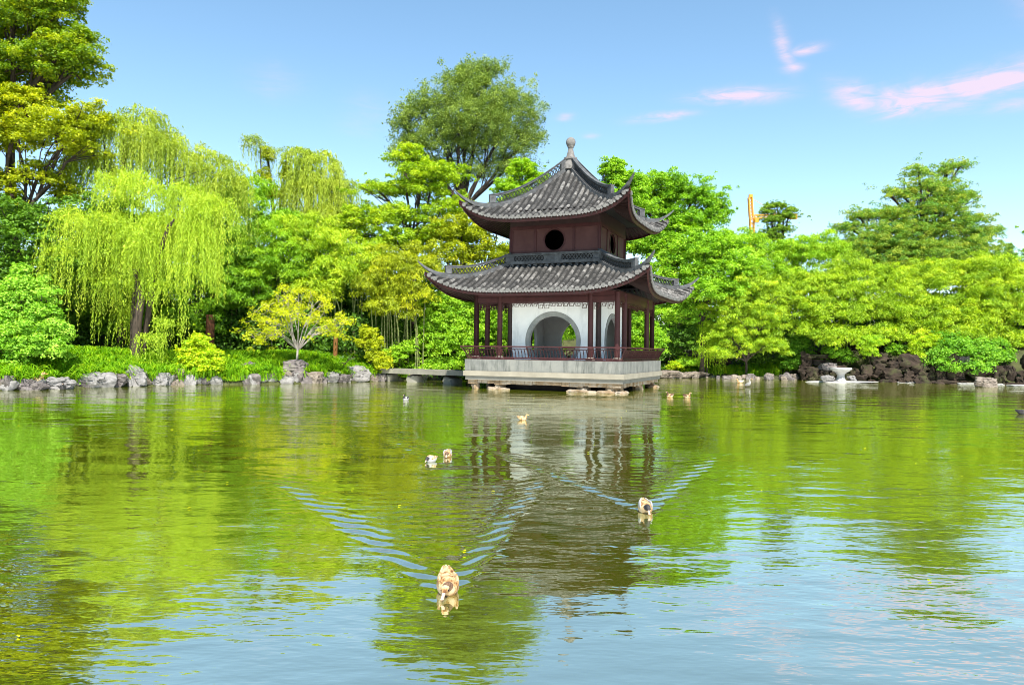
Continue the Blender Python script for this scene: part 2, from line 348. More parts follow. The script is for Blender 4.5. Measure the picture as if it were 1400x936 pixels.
# ------------------------------------------------------------------ pavilion
PC = (3.481, 45.18); PR = math.atan2(-.397, .918)
pav = empty('pavilion', (PC[0], PC[1], 0), PR)
tag(pav, 'two-storey pavilion with upturned grey tile roofs, white moon-gate walls and maroon columns over the pond', 'pavilion')
HW = 4.245; IN = 2.735; AB = 2.735   # outer column line, inner room, bay column position
def side(i):      # frame of face i: (x along the face, y outward) -> pavilion coordinates
    a = i * PI / 2; c, s_ = math.cos(a), math.sin(a)
    def M(q):
        x, y, z = q; X, Y = x, -y
        return (X * c - Y * s_, X * s_ + Y * c, z)
    return M
# base
b = MB(); b.box(-4.73, 4.73, -4.73, 4.73, 1.046, 1.716); b.build('platform', CONC, pav)
b = MB(); b.box(-4.80, 4.80, -4.80, 4.80, .762, 1.044); b.build('platform_band', BAND, pav)
b = MB(); b.box(-4.70, 4.70, -4.70, 4.70, .527, .760); b.build('platform_slab', SLAB, pav)
b = MB(); b.box(-3.6, 3.6, -3.6, 3.6, -.8, .5); b.build('under_slab_shade', BLACK, pav)  # near-black block put in as the shade beneath the slab
b = MB()
for i in range(4):
    M = side(i); x = -4.6
    while x < 4.55:
        w = random.uniform(.25, .6); d = random.uniform(-.03, .04); h = random.uniform(.18, .24)
        b.box(x, min(x + w, 4.6) - .015, 4.15, 4.58 + d, .526 - h, .526, M=M); x += w
b.build('rubble_course', RUBBLE, pav)

def rock_mesh(w, d, h, seed, subdiv=3, planes=16, rough=.05, boxy=False):
    import bmesh
    rr = random.Random(seed); bm = bmesh.new(); bmesh.ops.create_icosphere(bm, subdivisions=subdiv, radius=1)
    P = []
    for k in range(planes):
        z = rr.uniform(-.6, 1); a = rr.uniform(0, 2 * PI); q = math.sqrt(max(0, 1 - z * z))
        P.append((Vector((q * math.cos(a), q * math.sin(a), z)), rr.uniform(.62, .92)))
    P.append((Vector((rr.uniform(-.15, .15), rr.uniform(-.15, .15), 1)).normalized(), rr.uniform(.6, .85)))
    if boxy:
        P = [((Vector(q) + Vector((rr.uniform(-.2, .2), rr.uniform(-.2, .2), rr.uniform(-.2, .2)))).normalized(), rr.uniform(.55, .72)) for q in ((1, 0, 0), (-1, 0, 0), (0, 1, 0), (0, -1, 0), (0, 0, 1), (0, 0, -1))] + P[:planes // 3]
    off = Vector((seed * 3.17 % 50, seed * 1.31 % 50, 0))
    for v in bm.verts:
        n = v.co.normalized(); r = 1.25
        for pn, pd in P:
            c = n.dot(pn)
            if c > .12: r = min(r, pd / c)
        c1 = abs(mnoise.noise(n * 2.1 + off)); c2 = abs(mnoise.noise(n * 4.7 + off * 1.7))
        r += rough * 2.2 * mnoise.noise(n * 2.3 + off) + rough * 1.2 * mnoise.noise(n * 6.1 + off) + rough * .8 * mnoise.noise(n * 14 + off) - rough * 2.4 * max(0, .12 - c1) / .12 - rough * 1.2 * max(0, .1 - c2) / .1
        v.co = n * r
    xs = [v.co.x for v in bm.verts]; ys = [v.co.y for v in bm.verts]; zs = [v.co.z for v in bm.verts]
    for v in bm.verts:
        v.co.x = (v.co.x - (max(xs) + min(xs)) / 2) * w / (max(xs) - min(xs))
        v.co.y = (v.co.y - (max(ys) + min(ys)) / 2) * d / (max(ys) - min(ys))
        v.co.z = (v.co.z - min(zs)) * h / (max(zs) - min(zs))
    vs = [tuple(v.co) for v in bm.verts]; fs = [tuple(v.index for v in f.verts) for f in bm.faces]
    bm.free(); return vs, fs
def rock_into(mb, c, w, d, h, seed, mi=0, M=None, **kw):
    vs, fs = rock_mesh(w, d, h, seed, **kw)
    vs = [(x + c[0], y + c[1], z + c[2]) for x, y, z in vs]
    if M is not None: vs = [M(q) for q in vs]
    mb.add(vs, fs, mi)
# piers under the slab: (face, x centre, width, low ledge?)
for i, (fc, x, w, lo) in enumerate([(0, -4.25, .62, 0), (0, -2.75, .85, 1), (0, 2.35, 1.0, 1), (0, 4.0, .95, 1), (1, -4.0, .95, 1), (1, .9, .9, 0), (1, 4.2, .7, 1), (2, 0, 1, 0), (3, 2, 1, 0), (3, -3.6, 1, 0)]):
    b = MB(); M = side(fc)
    rock_into(b, (x, 4.2, -.4), w * .9, .75, .80, 40 + i, M=M, planes=10, subdiv=3)
    if lo:
        rock_into(b, (x - .3 * w, 4.45, -.3), w * 1.1, .7, .46, 60 + i, M=M, planes=12)
        rock_into(b, (x + .5 * w, 4.5, -.3), w * .9, .65, .42, 80 + i, M=M, planes=12)
    b.build('stone_pier', RUBBLE, pav)
# floor bits, columns
def col_at(x, y, z0, z1, r, mat, name='column'):
    c = MB(); c.tube([(x, y, z0), (x, y, z0 + 1), (x, y, z1)], [r, r, r * .97], 14)
    c.lathe([(r * 1.5, 0), (r * 1.75, .06), (r * 1.6, .15), (r * 1.05, .2)], 14, (x, y, z0), 1)
    return c.build(name, [mat, SLAB], pav)
done = set()
for i in range(4):
    M = side(i)
    for x in (-HW, -AB, AB, HW):
        q = M((x, HW, 0)); key = (round(q[0], 2), round(q[1], 2))
        if key in done: continue
        done.add(key); col_at(q[0], q[1], 1.716, 5.5, .155, RED)
for sx in (-1, 1):
    for sy in (-1, 1): col_at(sx * IN, sy * IN, 1.716, 5.5, .16, DARKWOOD)
# beams and hanging lattice
for i in range(4):
    M = side(i); b = MB()
    b.box(-HW, HW, HW - .09, HW + .09, 5.0, 5.28, M=M); b.box(-HW, HW, HW - .06, HW + .06, 5.29, 5.56, M=M)
    b.build('beam', RED, pav)
    b = MB()
    for x0, x1, drop in ((-HW + .17, -AB - .16, .36), (-AB + .16, AB - .16, .30), (AB + .16, HW - .17, .36)):
        z1 = 4.99; drop *= .8; n = max(2, int(round((x1 - x0) / .36))); st = (x1 - x0) / n; t = .028
        b.box(x0, x1, HW - .025, HW + .025, z1 - .05, z1, M=M)
        for k in range(n):
            a = x0 + k * st; dd = drop + (.12 if k in (0, n - 1) or (n > 6 and abs(k - n / 2 + .5) < 1.1) else 0); y0, y1 = HW - .02, HW + .02
            b.box(a + .02, a + .02 + t, y0, y1, z1 - dd, z1 - .05, M=M)
            b.box(a + .02 + t, a + st * .72, y0, y1, z1 - dd, z1 - dd + t, M=M)
            b.box(a + st * .72, a + st * .72 + t, y0, y1, z1 - dd, z1 - dd * .42, M=M)
            b.box(a + st * .34, a + st * .72, y0, y1, z1 - dd * .42, z1 - dd * .42 + t, M=M)
            b.box(a + st * .34 - t, a + st * .34, y0, y1, z1 - dd * .72, z1 - dd * .42 + t, M=M)
            b.box(a + st * .86, a + st * .86 + t, y0, y1, z1 - dd * .6, z1 - .05, M=M)
    b.build('hanging_lattice', RED, pav)
# railing benches leaning outward
for i in range(4):
    M = side(i); b = MB(); zb, zt = 1.80, 2.46; yo = 4.62; ou = .30
    L0 = 4.62
    segs = [(-L0, L0)] if i != 3 else [(-L0, -2.4), (-.9, L0)]
    def yz(t): # s-curve from foot to top
        return yo + ou * (t ** 1.7), zb + .04 + (zt - zb - .06) * t
    def ext(x, y): # rails splay with the lean at the corners
        return x + (math.copysign(y - yo, x) if abs(abs(x) - L0) < .01 else 0)
    b.box(-L0, L0, yo - .05, yo + .06, 1.72, 1.765, M=M)
    for x0, x1 in segs:
        for zc, th, t in ((zb + .03, .07, 0.0), (zt, .075, 1.0), (zt - .14, .045, .78)):
            y = yz(t)[0]
            b.bar(M((ext(x0, y), y, zc)), M((ext(x1, y), y, zc)), .075, th)
        n = int((x1 - x0) / .19)
        for k in range(n + 1):
            x = x0 + (x1 - x0) * k / n
            post = (k % 10 in (0,)) or k == n
            tt = [0, .3, .55, .78, 1.0] if post else [0, .3, .55, .78]
            pts = [yz(t) for t in tt]; w = .06 if post else .036
            for (ya, za), (yb, zb_) in zip(pts[:-1], pts[1:]):
                b.bar(M((ext(x, ya), ya, za)), M((ext(x, yb), yb, zb_)), w, w, up=M((1, 0, 0)))
    b.build('railing', RED, pav)
# white walls with moon gates
def holed_wall(x0, x1, z0, z1, cz, R, y0, y1, M, mb, mi_f=0, mi_b=0, mi_r=0, full=False, n=56):
    if full: angs = [2 * PI * k / n for k in range(n)]
    else:
        a0 = -math.asin((cz - z0) / R); angs = [a0 + (PI - 2 * a0) * k / n for k in range(n + 1)]
    extra = [math.atan2(z1 - cz, x1), math.atan2(z1 - cz, x0)]
    if full: extra += [math.atan2(z0 - cz, x1) % (2 * PI), math.atan2(z0 - cz, x0) % (2 * PI)]
    angs = sorted(angs + extra)
    inn = []; out = []
    for a in angs:
        c, s_ = math.cos(a), math.sin(a); inn.append((R * c, cz + R * s_))
        t = min(((x1 if c > 0 else x0) / c) if abs(c) > 1e-6 else 1e9, (((z1 if s_ > 0 else z0) - cz) / s_) if abs(s_) > 1e-6 else 1e9)
        out.append((t * c, cz + t * s_))
    if not full:
        out[0] = (x1, z0); out[-1] = (x0, z0)
    nn = len(angs); rng = range(nn) if full else range(nn - 1)
    for y, mi, fl in ((y1, mi_f, 0), (y0, mi_b, 1)):
        vs = [M((p[0], y, p[1])) for p in inn] + [M((p[0], y, p[1])) for p in out]
        mb.add(vs, [((k, nn + k, nn + (k + 1) % nn, (k + 1) % nn) if not fl else (k, (k + 1) % nn, nn + (k + 1) % nn, nn + k)) for k in rng], mi)
    vs = [M((p[0], y1, p[1])) for p in inn] + [M((p[0], y0, p[1])) for p in inn]
    mb.add(vs, [(k, (k + 1) % nn, nn + (k + 1) % nn, nn + k) for k in rng], mi_r)
def ring(R0, R1, cz, z0, y0, y1, M, mb, full=False, n=56):
    def arc(R):
        if full: return [2 * PI * k / n for k in range(n + 1)]
        a0 = -math.asin((cz - z0) / R); return [a0 + (PI - 2 * a0) * k / n for k in range(n + 1)]
    A, B = arc(R0), arc(R1); vs = []
    for a, bb in zip(A, B):
        for R, an in ((R0, a), (R1, bb)):
            for y in (y0, y1): vs.append(M((R * math.cos(an), y, cz + R * math.sin(an))))
    fs = []
    for k in range(n):
        o = 4 * k; p = o + 4
        fs += [(o + 1, o + 3, p + 3, p + 1), (o, p, p + 2, o + 2), (o, o + 1, p + 1, p), (o + 2, p + 2, p + 3, o + 3)]
    mb.add(vs, fs)
GC, GR = 2.83, 1.44
for i in range(4):
    M = side(i); b = MB()
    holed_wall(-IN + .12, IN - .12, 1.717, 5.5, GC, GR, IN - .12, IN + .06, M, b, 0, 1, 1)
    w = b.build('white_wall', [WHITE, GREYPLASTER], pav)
    b = MB(); ring(GR + .002, GR + .27, GC, 1.717, IN + .03, IN + .10, M, b)
    r = b.build('moon_gate_ring', GATE, pav); r.parent = w
b = MB(); b.box(-HW, HW, -HW, HW, 5.57, 5.63); b.build('light_block_ceiling', DARKWOOD, pav)  # flat dark ceiling added to block sky light over the gallery
# upper storey walls
WC, WR = 8.73, .62
for i in range(4):
    M = side(i); b = MB()
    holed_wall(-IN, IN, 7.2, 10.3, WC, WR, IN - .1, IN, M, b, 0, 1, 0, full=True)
    w = b.build('upper_wall', [PANEL, BLACK], pav)  # inner faces coloured near-black as the shade behind the round windows
    b = MB(); ring(WR - .02, WR + .06, WC, 0, IN - .02, IN + .03, M, b, full=True); rr_ = b.build('window_ring', RED, pav); rr_.parent = w
    b = MB()
    for x, hw in ((-IN, .11), (-1.2, .075), (1.2, .075), (IN, .11)):
        b.box(x - hw, x + hw, IN + .001, IN + .05, 7.2, 9.42, M=M)
    b.box(-IN - .06, IN + .06, IN + .004, IN + .075, 9.42, 9.62, M=M)
    b.box(-IN - .05, IN + .05, IN + .002, IN + .06, 9.62, 10.3, mi=1, M=M)
    st = b.build('wall_frame', [RED, DARKWOOD], pav); st.parent = w
b = MB(); b.box(-IN + .12, IN - .12, -IN + .12, IN - .12, 7.2, 7.25); b.box(-IN - 1.2, IN + 1.2, -IN - 1.2, IN + 1.2, 10.31, 10.34); b.build('upper_floor', BLACK, pav)  # floor and lid carry the room's shade in their near-black colour

# roofs
class Roof:
    def __init__(s, e, tip, rt, ze, zt, lift, a, spear, spear_z, crest_r, crest_top, pw=4.0):
        s.e, s.tip, s.rt, s.ze, s.zt, s.lift, s.a = e, tip, rt, ze, zt, lift, a
        s.spear, s.spear_z, s.crest_r, s.crest_top, s.pw = spear, spear_z, crest_r, crest_top, pw
    def ye(s, x): return s.e + (s.tip - s.e) * (min(abs(x), s.tip) / s.tip) ** 3
    def z(s, x, y):
        q = (s.e - y) / (s.e - s.rt); g = q * (s.a + (1 - s.a) * q) if q > 0 else q * s.a
        return s.ze + (s.zt - s.ze) * g + s.lift * (min(abs(x), abs(y)) / s.tip) ** s.pw
    def hip(s, r):
        z = s.z(r, r)
        if r > s.crest_r: z += (s.spear_z - s.z(s.spear, s.spear) - .12) * ((r - s.crest_r) / (s.spear - s.crest_r)) ** 2.2
        return z
def make_roof(name, R, body_half):
    tiles = MB(); ends = MB(); under = MB()
    sp = .365; rad = .112
    for i in range(4):
        M = side(i); nrow = int(R.tip / sp)
        # pan surface and soffit
        NX = 64; xs = [R.tip * (-1 + 2 * k / NX) for k in range(NX + 1)]; NY = 14
        vs = []; vu = []
        for x in xs:
            y1 = R.ye(x); y0 = max(abs(x), R.rt)
            for j in range(NY + 1):
                y = y0 + (y1 - y0) * j / NY; vs.append(M((x, y, R.z(x, y))))
                yu = max(y, body_half - .2); vu.append(M((x, yu, R.z(x, yu) - .17)))
        fs = [(k * (NY + 1) + j, k * (NY + 1) + j + 1, (k + 1) * (NY + 1) + j + 1, (k + 1) * (NY + 1) + j) for k in range(NX) for j in range(NY)]
        tiles.add(vs, fs, 1, True)
        under.add(vu, [tuple(reversed(f)) for f in fs], 0, True)
        # fascia
        vs = []
        for x in xs:
            y = R.ye(x) + .01; z = R.z(x, y); vs += [M((x, y - .10, z - .30)), M((x, y - .02, z - .03)), M((x, y - .16, z - .30))]
        under.add(vs, [(3 * k, 3 * k + 3, 3 * k + 4, 3 * k + 1) for k in range(NX)] + [(3 * k + 2, 3 * k + 5, 3 * k + 3, 3 * k) for k in range(NX)], 1)
        # rafters
        x = -R.tip + .15
        while x < R.tip - .1:
            y1 = R.ye(x) - .05; ax = max(-body_half, min(body_half, x)); y0 = body_half
            pts = [(ax + (x - ax) * t, y0 + (y1 - y0) * t) for t in (0, .5, 1)]
            p3 = [M((q[0], q[1], R.z(q[0], q[1]) - .22)) for q in pts]
            for a_, b_ in zip(p3[:-1], p3[1:]): under.bar(a_, b_, .09, .11, 0)
            x += .3
        # covers
        for k in range(-nrow, nrow + 1):
            x = k * sp; y1 = R.ye(x) + .05; y0 = max(abs(x) + .05, R.rt)
            if y1 - y0 < .12: continue
            ns = max(1, int((y1 - y0) / .30)); NA = 5
            jx = random.uniform(-.012, .012)
            for q in range(ns):
                ya = y0 + (y1 - y0) * q / ns; yb = y0 + (y1 - y0) * (q + 1) / ns + .02
                ring_ = []
                jz = random.uniform(-.01, .012)
                for y, r_ in ((ya, rad * .86), (yb, rad * 1.08)):
                    z = R.z(x, y) - .01 + jz
                    ring_.append([M((x + jx + r_ * math.cos(PI * t / NA), y, z + r_ * 1.05 * math.sin(PI * t / NA))) for t in range(NA + 1)])
                tiles.add(ring_[0] + ring_[1], [(t, t + 1, NA + 1 + t + 1, NA + 1 + t) for t in range(NA)] + [tuple(NA + 1 + t for t in range(NA + 1))], random.choices((0, 2, 3), (6, 2.6, 2.2))[0], True)
            z = R.z(x, y1)
            n = 10; c = [(x + rad * 1.12 * math.cos(2 * PI * t / n), z + .0 + rad * 1.12 * math.sin(2 * PI * t / n)) for t in range(n)]
            vs = [M((q[0], y1 + .035, q[1])) for q in c] + [M((q[0], y1 - .03, q[1])) for q in c]
            ends.add(vs, [tuple(range(n))] + [(t, (t + 1) % n, n + (t + 1) % n, n + t) for t in range(n)])
            # drip tile between rows
            xm = x + sp / 2; ym = R.ye(xm) + .05
            if abs(xm) < R.tip - .1:
                zm = R.z(xm, ym)
                vs = [M((xm - .10, ym, zm + .01)), M((xm + .10, ym, zm + .01)), M((xm + .07, ym + .02, zm - .09)), M((xm, ym + .03, zm - .14)), M((xm - .07, ym + .02, zm - .09))]
                vs += [M((xm - .10, ym - .04, zm + .01)), M((xm + .10, ym - .04, zm + .01)), M((xm + .07, ym - .02, zm - .09)), M((xm, ym - .01, zm - .14)), M((xm - .07, ym - .02, zm - .09))]
                ends.add(vs, [(0, 1, 2, 3, 4), (9, 8, 7, 6, 5)] + [(t, 5 + t, 5 + (t + 1) % 5, (t + 1) % 5) for t in range(5)])
    root = tiles.build(name, [TILE, PAN, TILE_L, TILE_D], pav)
    e = ends.build('eave_tiles', TILE_END, pav); e.parent = root
    u = under.build('soffit', [DARKWOOD, RED], pav); u.parent = root
    # hip ridges with pierced crests and spear tips
    for i in range(4):
        a = i * PI / 2 - PI / 4
        def H(r, dz, lat=0.0):
            d = (math.cos(a), math.sin(a)); p = (-math.sin(a), math.cos(a)); q = r * math.sqrt(2)
            return (d[0] * q + p[0] * lat, d[1] * q + p[1] * lat, R.hip(r) + dz)
        def strip(mb, r0, r1, n, w, lo, hi, mi=0):   # lo/hi/w functions of t
            vs = []
            for k in range(n + 1):
                t = k / n; r = r0 + (r1 - r0) * t; ww = w(t) / 2
                vs += [H(r, lo(t), -ww), H(r, lo(t), ww), H(r, hi(t), ww), H(r, hi(t), -ww)]
            fs = []
            for k in range(n):
                o = 4 * k
                for j in range(4): fs.append((o + j, o + 4 + j, o + 4 + (j + 1) % 4, o + (j + 1) % 4))
            fs += [(3, 2, 1, 0), (4 * n, 4 * n + 1, 4 * n + 2, 4 * n + 3)]
            mb.add(vs, fs, mi)
        b = MB(); r0 = R.rt if R.rt > 1 else .22
        c = lambda v: (lambda t: v)
        strip(b, r0, R.crest_r, 22, c(.34), c(-.12), c(.15))
        strip(b, r0, R.crest_r, 22, c(.24), c(.152), c(.205), 1)
        strip(b, R.crest_r, R.spear, 16, lambda t: .34 * (1 - t) ** .7 + .05, lambda t: -.12 + .12 * t, lambda t: .205 - .13 * t)
        ct = R.crest_top; r1c = R.crest_r
        strip(b, r0, r1c, 22, c(.20), c(ct - .10), c(ct))
        strip(b, r0, r1c, 22, c(.26), c(ct + .002), c(ct + .05))
        strip(b, r1c - .26, r1c, 4, c(.22), c(.206), c(ct - .101))
        strip(b, r0, r0 + .25, 3, c(.22), c(.206), c(ct - .101))
        # pierced lattice: crossing bars
        n = int((r1c - r0 - .5) * 1.414 / .20)
        for k in range(n):
            ra = r0 + .25 + (r1c - r0 - .51) * k / n; rb = r0 + .25 + (r1c - r0 - .51) * (k + 1) / n
            b.bar(H(ra, .21), H(rb, ct - .1), .07, .035, 1); b.bar(H(ra, ct - .1), H(rb, .21), .07, .035, 1)
        hr = b.build('hip_ridge', [RIDGE, RIDGE_DARK], pav); hr.parent = root
    return root
lower = Roof(6.03, 6.50, 2.76, 5.56, 7.40, 1.32, .66, 6.78, 7.35, 5.62, .62)
upper = Roof(4.67, 5.10, .25, 9.86, 13.45, 1.34, .56, 5.36, 11.68, 3.75, .68)
lr = make_roof('lower_roof', lower, HW)
ur = make_roof('upper_roof', upper, IN)
# pierced band round the foot of the upper storey
b = MB()
for i in range(4):
    M = side(i); y0, y1 = IN + .08, IN + .26; X = IN + .26
    b.box(-X, X, y0, y1 + .06, 7.34, 7.52, M=M); b.box(-X, X, y0, y1 + .04, 7.84, 7.92, M=M); b.box(-X, X, y0 - .02, y1 + .07, 7.921, 7.97, M=M)
    segs = [(-X, -X + .55), (-.55, .55), (X - .55, X)]
    for s0, s1 in segs: b.box(s0, s1, y0, y1, 7.521, 7.839, M=M)
    b.box(-X + .2, X - .2, y0, y0 + .03, 7.521, 7.839, mi=1, M=M)
    for s0, s1 in ((-X + .55, -.55), (.55, X - .55)):
        n = int((s1 - s0) / .2)
        for k in range(n):
            xa = s0 + (s1 - s0) * k / n; xb = s0 + (s1 - s0) * (k + 1) / n
            b.bar(M((xa, y1 - .03, 7.525)), M((xb, y1 - .03, 7.835)), .05, .035); b.bar(M((xa, y1 - .03, 7.835)), M((xb, y1 - .03, 7.525)), .05, .035)
bd = b.build('pierced_band', [RIDGE, RIDGE_DARK], pav); bd.parent = lr
# finial
b = MB()
b.lathe([(.50, -.35), (.48, 0), (.40, .06), (.36, .22), (.42, .28), (.42, .40), (.28, .46), (.24, .60), (.20, .75), (.16, .92), (.15, 1.02), (.20, 1.06), (.20, 1.10), (.24, 1.16), (.285, 1.28), (.30, 1.40), (.27, 1.53), (.17, 1.64), (.05, 1.69)], 20, (0, 0, 13.80))
fi = b.build('finial', FINIAL, pav); fi.parent = ur

# ------------------------------------------------------------------ stone bridge
A = at(530, 505, 51.5); B = at(640, 507, 48.0)
dirb = np.array([B[0] - A[0], B[1] - A[1]]); dirb /= np.linalg.norm(dirb)
br = empty('stone_bridge', (A[0], A[1], 0), math.atan2(dirb[1], dirb[0]))
tag(br, 'low flat stone slab bridge joining the bank to the pavilion platform', 'bridge')
L = 8.6
b = MB()
for k in range(3): b.box(-.5 + k * 3.03, -.5 + (k + 1) * 3.03 - .02, -.75, .75, .56 + .004 * k, .89 - .003 * k)
b.build('deck', BRIDGE, br)
for x, w in ((.25, .9), (2.65, 1.0), (5.6, 1.0)):
    b = MB(); rock_into(b, (x, 0, -.5), w, 1.3, 1.05, int(x * 10) + 5, planes=6, rough=.02, boxy=True); b.build('pier', BRIDGE, br)

# ------------------------------------------------------------------ foliage
class Leaves:
    def __init__(s): s.P = []; s.A = []; s.Nn = []; s.L = []; s.W = []; s.T = []
    def add(s, P, A, Nn, L, W, T):
        n = len(P)
        s.P.append(P); s.A.append(A); s.Nn.append(Nn)
        s.L.append(np.broadcast_to(L, (n,))); s.W.append(np.broadcast_to(W, (n,))); s.T.append(np.broadcast_to(T, (n,)))
    def count(s): return sum(len(p) for p in s.P)
    def build(s, name, mat, parent=None, origin=(0, 0, 0)):
        P = np.concatenate(s.P) - np.array(origin); A = unit(np.concatenate(s.A)); Nn = np.concatenate(s.Nn)
        L = np.concatenate(s.L)[:, None]; W = np.concatenate(s.W)[:, None]; T = np.clip(np.concatenate(s.T), 0, 1)
        S = unit(np.cross(A, Nn)); Nn = np.cross(S, A)
        V = np.stack([P - A * L / 2, P - A * L * .05 + S * W / 2 + Nn * W * .15, P + A * L / 2, P - A * L * .05 - S * W / 2 + Nn * W * .15], 1).reshape(-1, 3)
        Fq = np.arange(len(P) * 4, dtype=np.int32).reshape(-1, 4)
        return quads_obj(name, V, Fq, mat, tint=T, parent=parent)
def unit(a): return a / np.maximum(np.linalg.norm(a, axis=-1, keepdims=True), 1e-9)
def rdir(n): return unit(RNG.normal(size=(n, 3)))
LEAFCOUNT = [0]
def tuft(lv, c, R, n, L, W, tint, up=.5, out=.7, rnd=.7, droop=0.0, inner=.45, tj=.2, lowcut=-.7):
    """one bough: leaves through a small ellipsoid, more of them near its skin"""
    d = rdir(n); d[:, 2] = np.where(d[:, 2] < lowcut, -d[:, 2], d[:, 2])
    r = inner + (1 - inner) * RNG.random(n) ** .6
    r *= 1 + .18 * RNG.normal(size=n)
    P = np.array(c) + d * r[:, None] * np.array(R)
    Nn = unit(d * out + np.array([0, 0, up]) + RNG.normal(size=(n, 3)) * rnd)
    A = np.cross(Nn, rdir(n)); A = unit(A)
    if droop: A = unit(A * (1 - droop) + (d * .5 + np.array([0, 0, -1.0])) * droop)
    lv.add(P, A, Nn, L * RNG.uniform(.7, 1.25, n), W * RNG.uniform(.7, 1.25, n), tint + RNG.normal(size=n) * tj)
def fib_dirs(n, zmin=-.45):
    k = np.arange(n) + .5; z = 1 - (1 - zmin) * k / n; a = k * 2.399963
    a = a + RNG.normal(size=n) * .25; z = np.clip(z + RNG.normal(size=n) * .09, -1, 1); q = np.sqrt(1 - z * z)
    return np.stack([q * np.cos(a), q * np.sin(a), z], -1)
def limb(mb, a, b_, r0, r1, bend=.12, n=5, sides=6):
    a = np.array(a, float); b_ = np.array(b_, float); Ln = np.linalg.norm(b_ - a)
    o = RNG.normal(size=3) * bend * Ln * .4; o[2] = abs(o[2]) * .3 + .10 * Ln * bend * 3
    pts = []; rs = []
    for k in range(n + 1):
        t = k / n; pts.append(a + (b_ - a) * t + o * math.sin(PI * t) + RNG.normal(size=3) * .012 * Ln * (0 < k < n)); rs.append(r0 + (r1 - r0) * t)
    mb.tube(pts, rs, sides, cap=True); return pts
STYLE = dict(
    broad=dict(br=.56, fl=.70, n=105, L=.21, W=.125, up=.7, out=.7, rnd=.6, droop=0.0, dens=1.0, jit=.20, cut=-.4),
    layer=dict(br=.60, fl=.55, n=100, L=.21, W=.115, up=.8, out=.6, rnd=.6, droop=0.08, dens=1.0, jit=.24, cut=-.5),
    elm=dict(br=.55, fl=.9, n=75, L=.20, W=.08, up=.5, out=.6, rnd=.9, droop=0.0, dens=1.0, jit=.25, cut=-.9),
    bamboo=dict(br=.62, fl=.72, n=135, L=.31, W=.065, up=.5, out=.7, rnd=.55, droop=.52, dens=.95, jit=.26, cut=-.3),
    small=dict(br=.34, fl=.75, n=85, L=.14, W=.09, up=.6, out=.8, rnd=.55, droop=0.05, dens=.9, jit=.2, cut=-.4),
    conifer=dict(br=.55, fl=.55, n=65, L=.28, W=.07, up=.6, out=.5, rnd=.8, droop=.12, dens=1.0, jit=.32, cut=-.7),
)
def lobes3(Y, lobes):
    out = []
    for lb in lobes:
        px, py, rx, ry = lb[:4]; dy = lb[4] if len(lb) > 4 else 0.0
        c = at(px, py, Y + dy); k = (Y + dy) / F
        out.append((c, np.array([rx * k, max(rx * k * .8, 1.0) if rx * k > 1.2 else rx * k, ry * k])))
    return out
def crown(lv, lobes, style, tint=.5, scale=1.0, zmin=-.45, **ov):
    S = dict(STYLE[style]); S.update(ov); tips = []
    for c, R in lobes:
        br = S['br'] * scale; area = 4 * PI * ((R[0] * R[1]) ** 1.6 / 3 + (R[0] * R[2]) ** 1.6 / 3 + (R[1] * R[2]) ** 1.6 / 3) ** (1 / 1.6)
        nb = max(5, int(area * S['dens'] / (br * br * 2.0)))
        D = fib_dirs(nb, zmin)
        for d in D:
            if d[1] > .35 and RNG.random() < .5: continue
            rr_ = RNG.uniform(.70, 1.02) * (1 + S['jit'] * RNG.normal())
            if RNG.random() < .25: rr_ *= .72
            p = c + d * R * rr_; s_ = br * RNG.uniform(.65, 1.3)
            s_ = min(s_, max(R) * .8)
            tb = tint + RNG.normal() * .19
            tuft(lv, p, (s_, s_, s_ * S['fl']), int(S['n'] * RNG.uniform(.7, 1.25)), S['L'] * scale ** .5, S['W'] * scale ** .5, tb, S['up'], S['out'], S['rnd'], S['droop'], lowcut=S['cut'])
            tips.append(p)
            if RNG.random() < .45 and d[2] > -.3:
                q = c + d * R * rr_ * RNG.uniform(1.08, 1.28) + RNG.normal(size=3) * .25
                tuft(lv, q, (s_ * .38, s_ * .38, s_ * .36), int(S['n'] * .16), S['L'] * scale ** .5, S['W'] * scale ** .5, tb, S['up'], S['out'], .9, S['droop'], inner=.1)
        # inner leaves so that the crown is not hollow
        n = int(area * 7)
        tuft(lv, c, R * .62, n, S['L'] * 1.15, S['W'] * 1.25, tint - .1, .4, .4, .9, S['droop'], inner=.2)
    return tips
GROUP_TREES = None
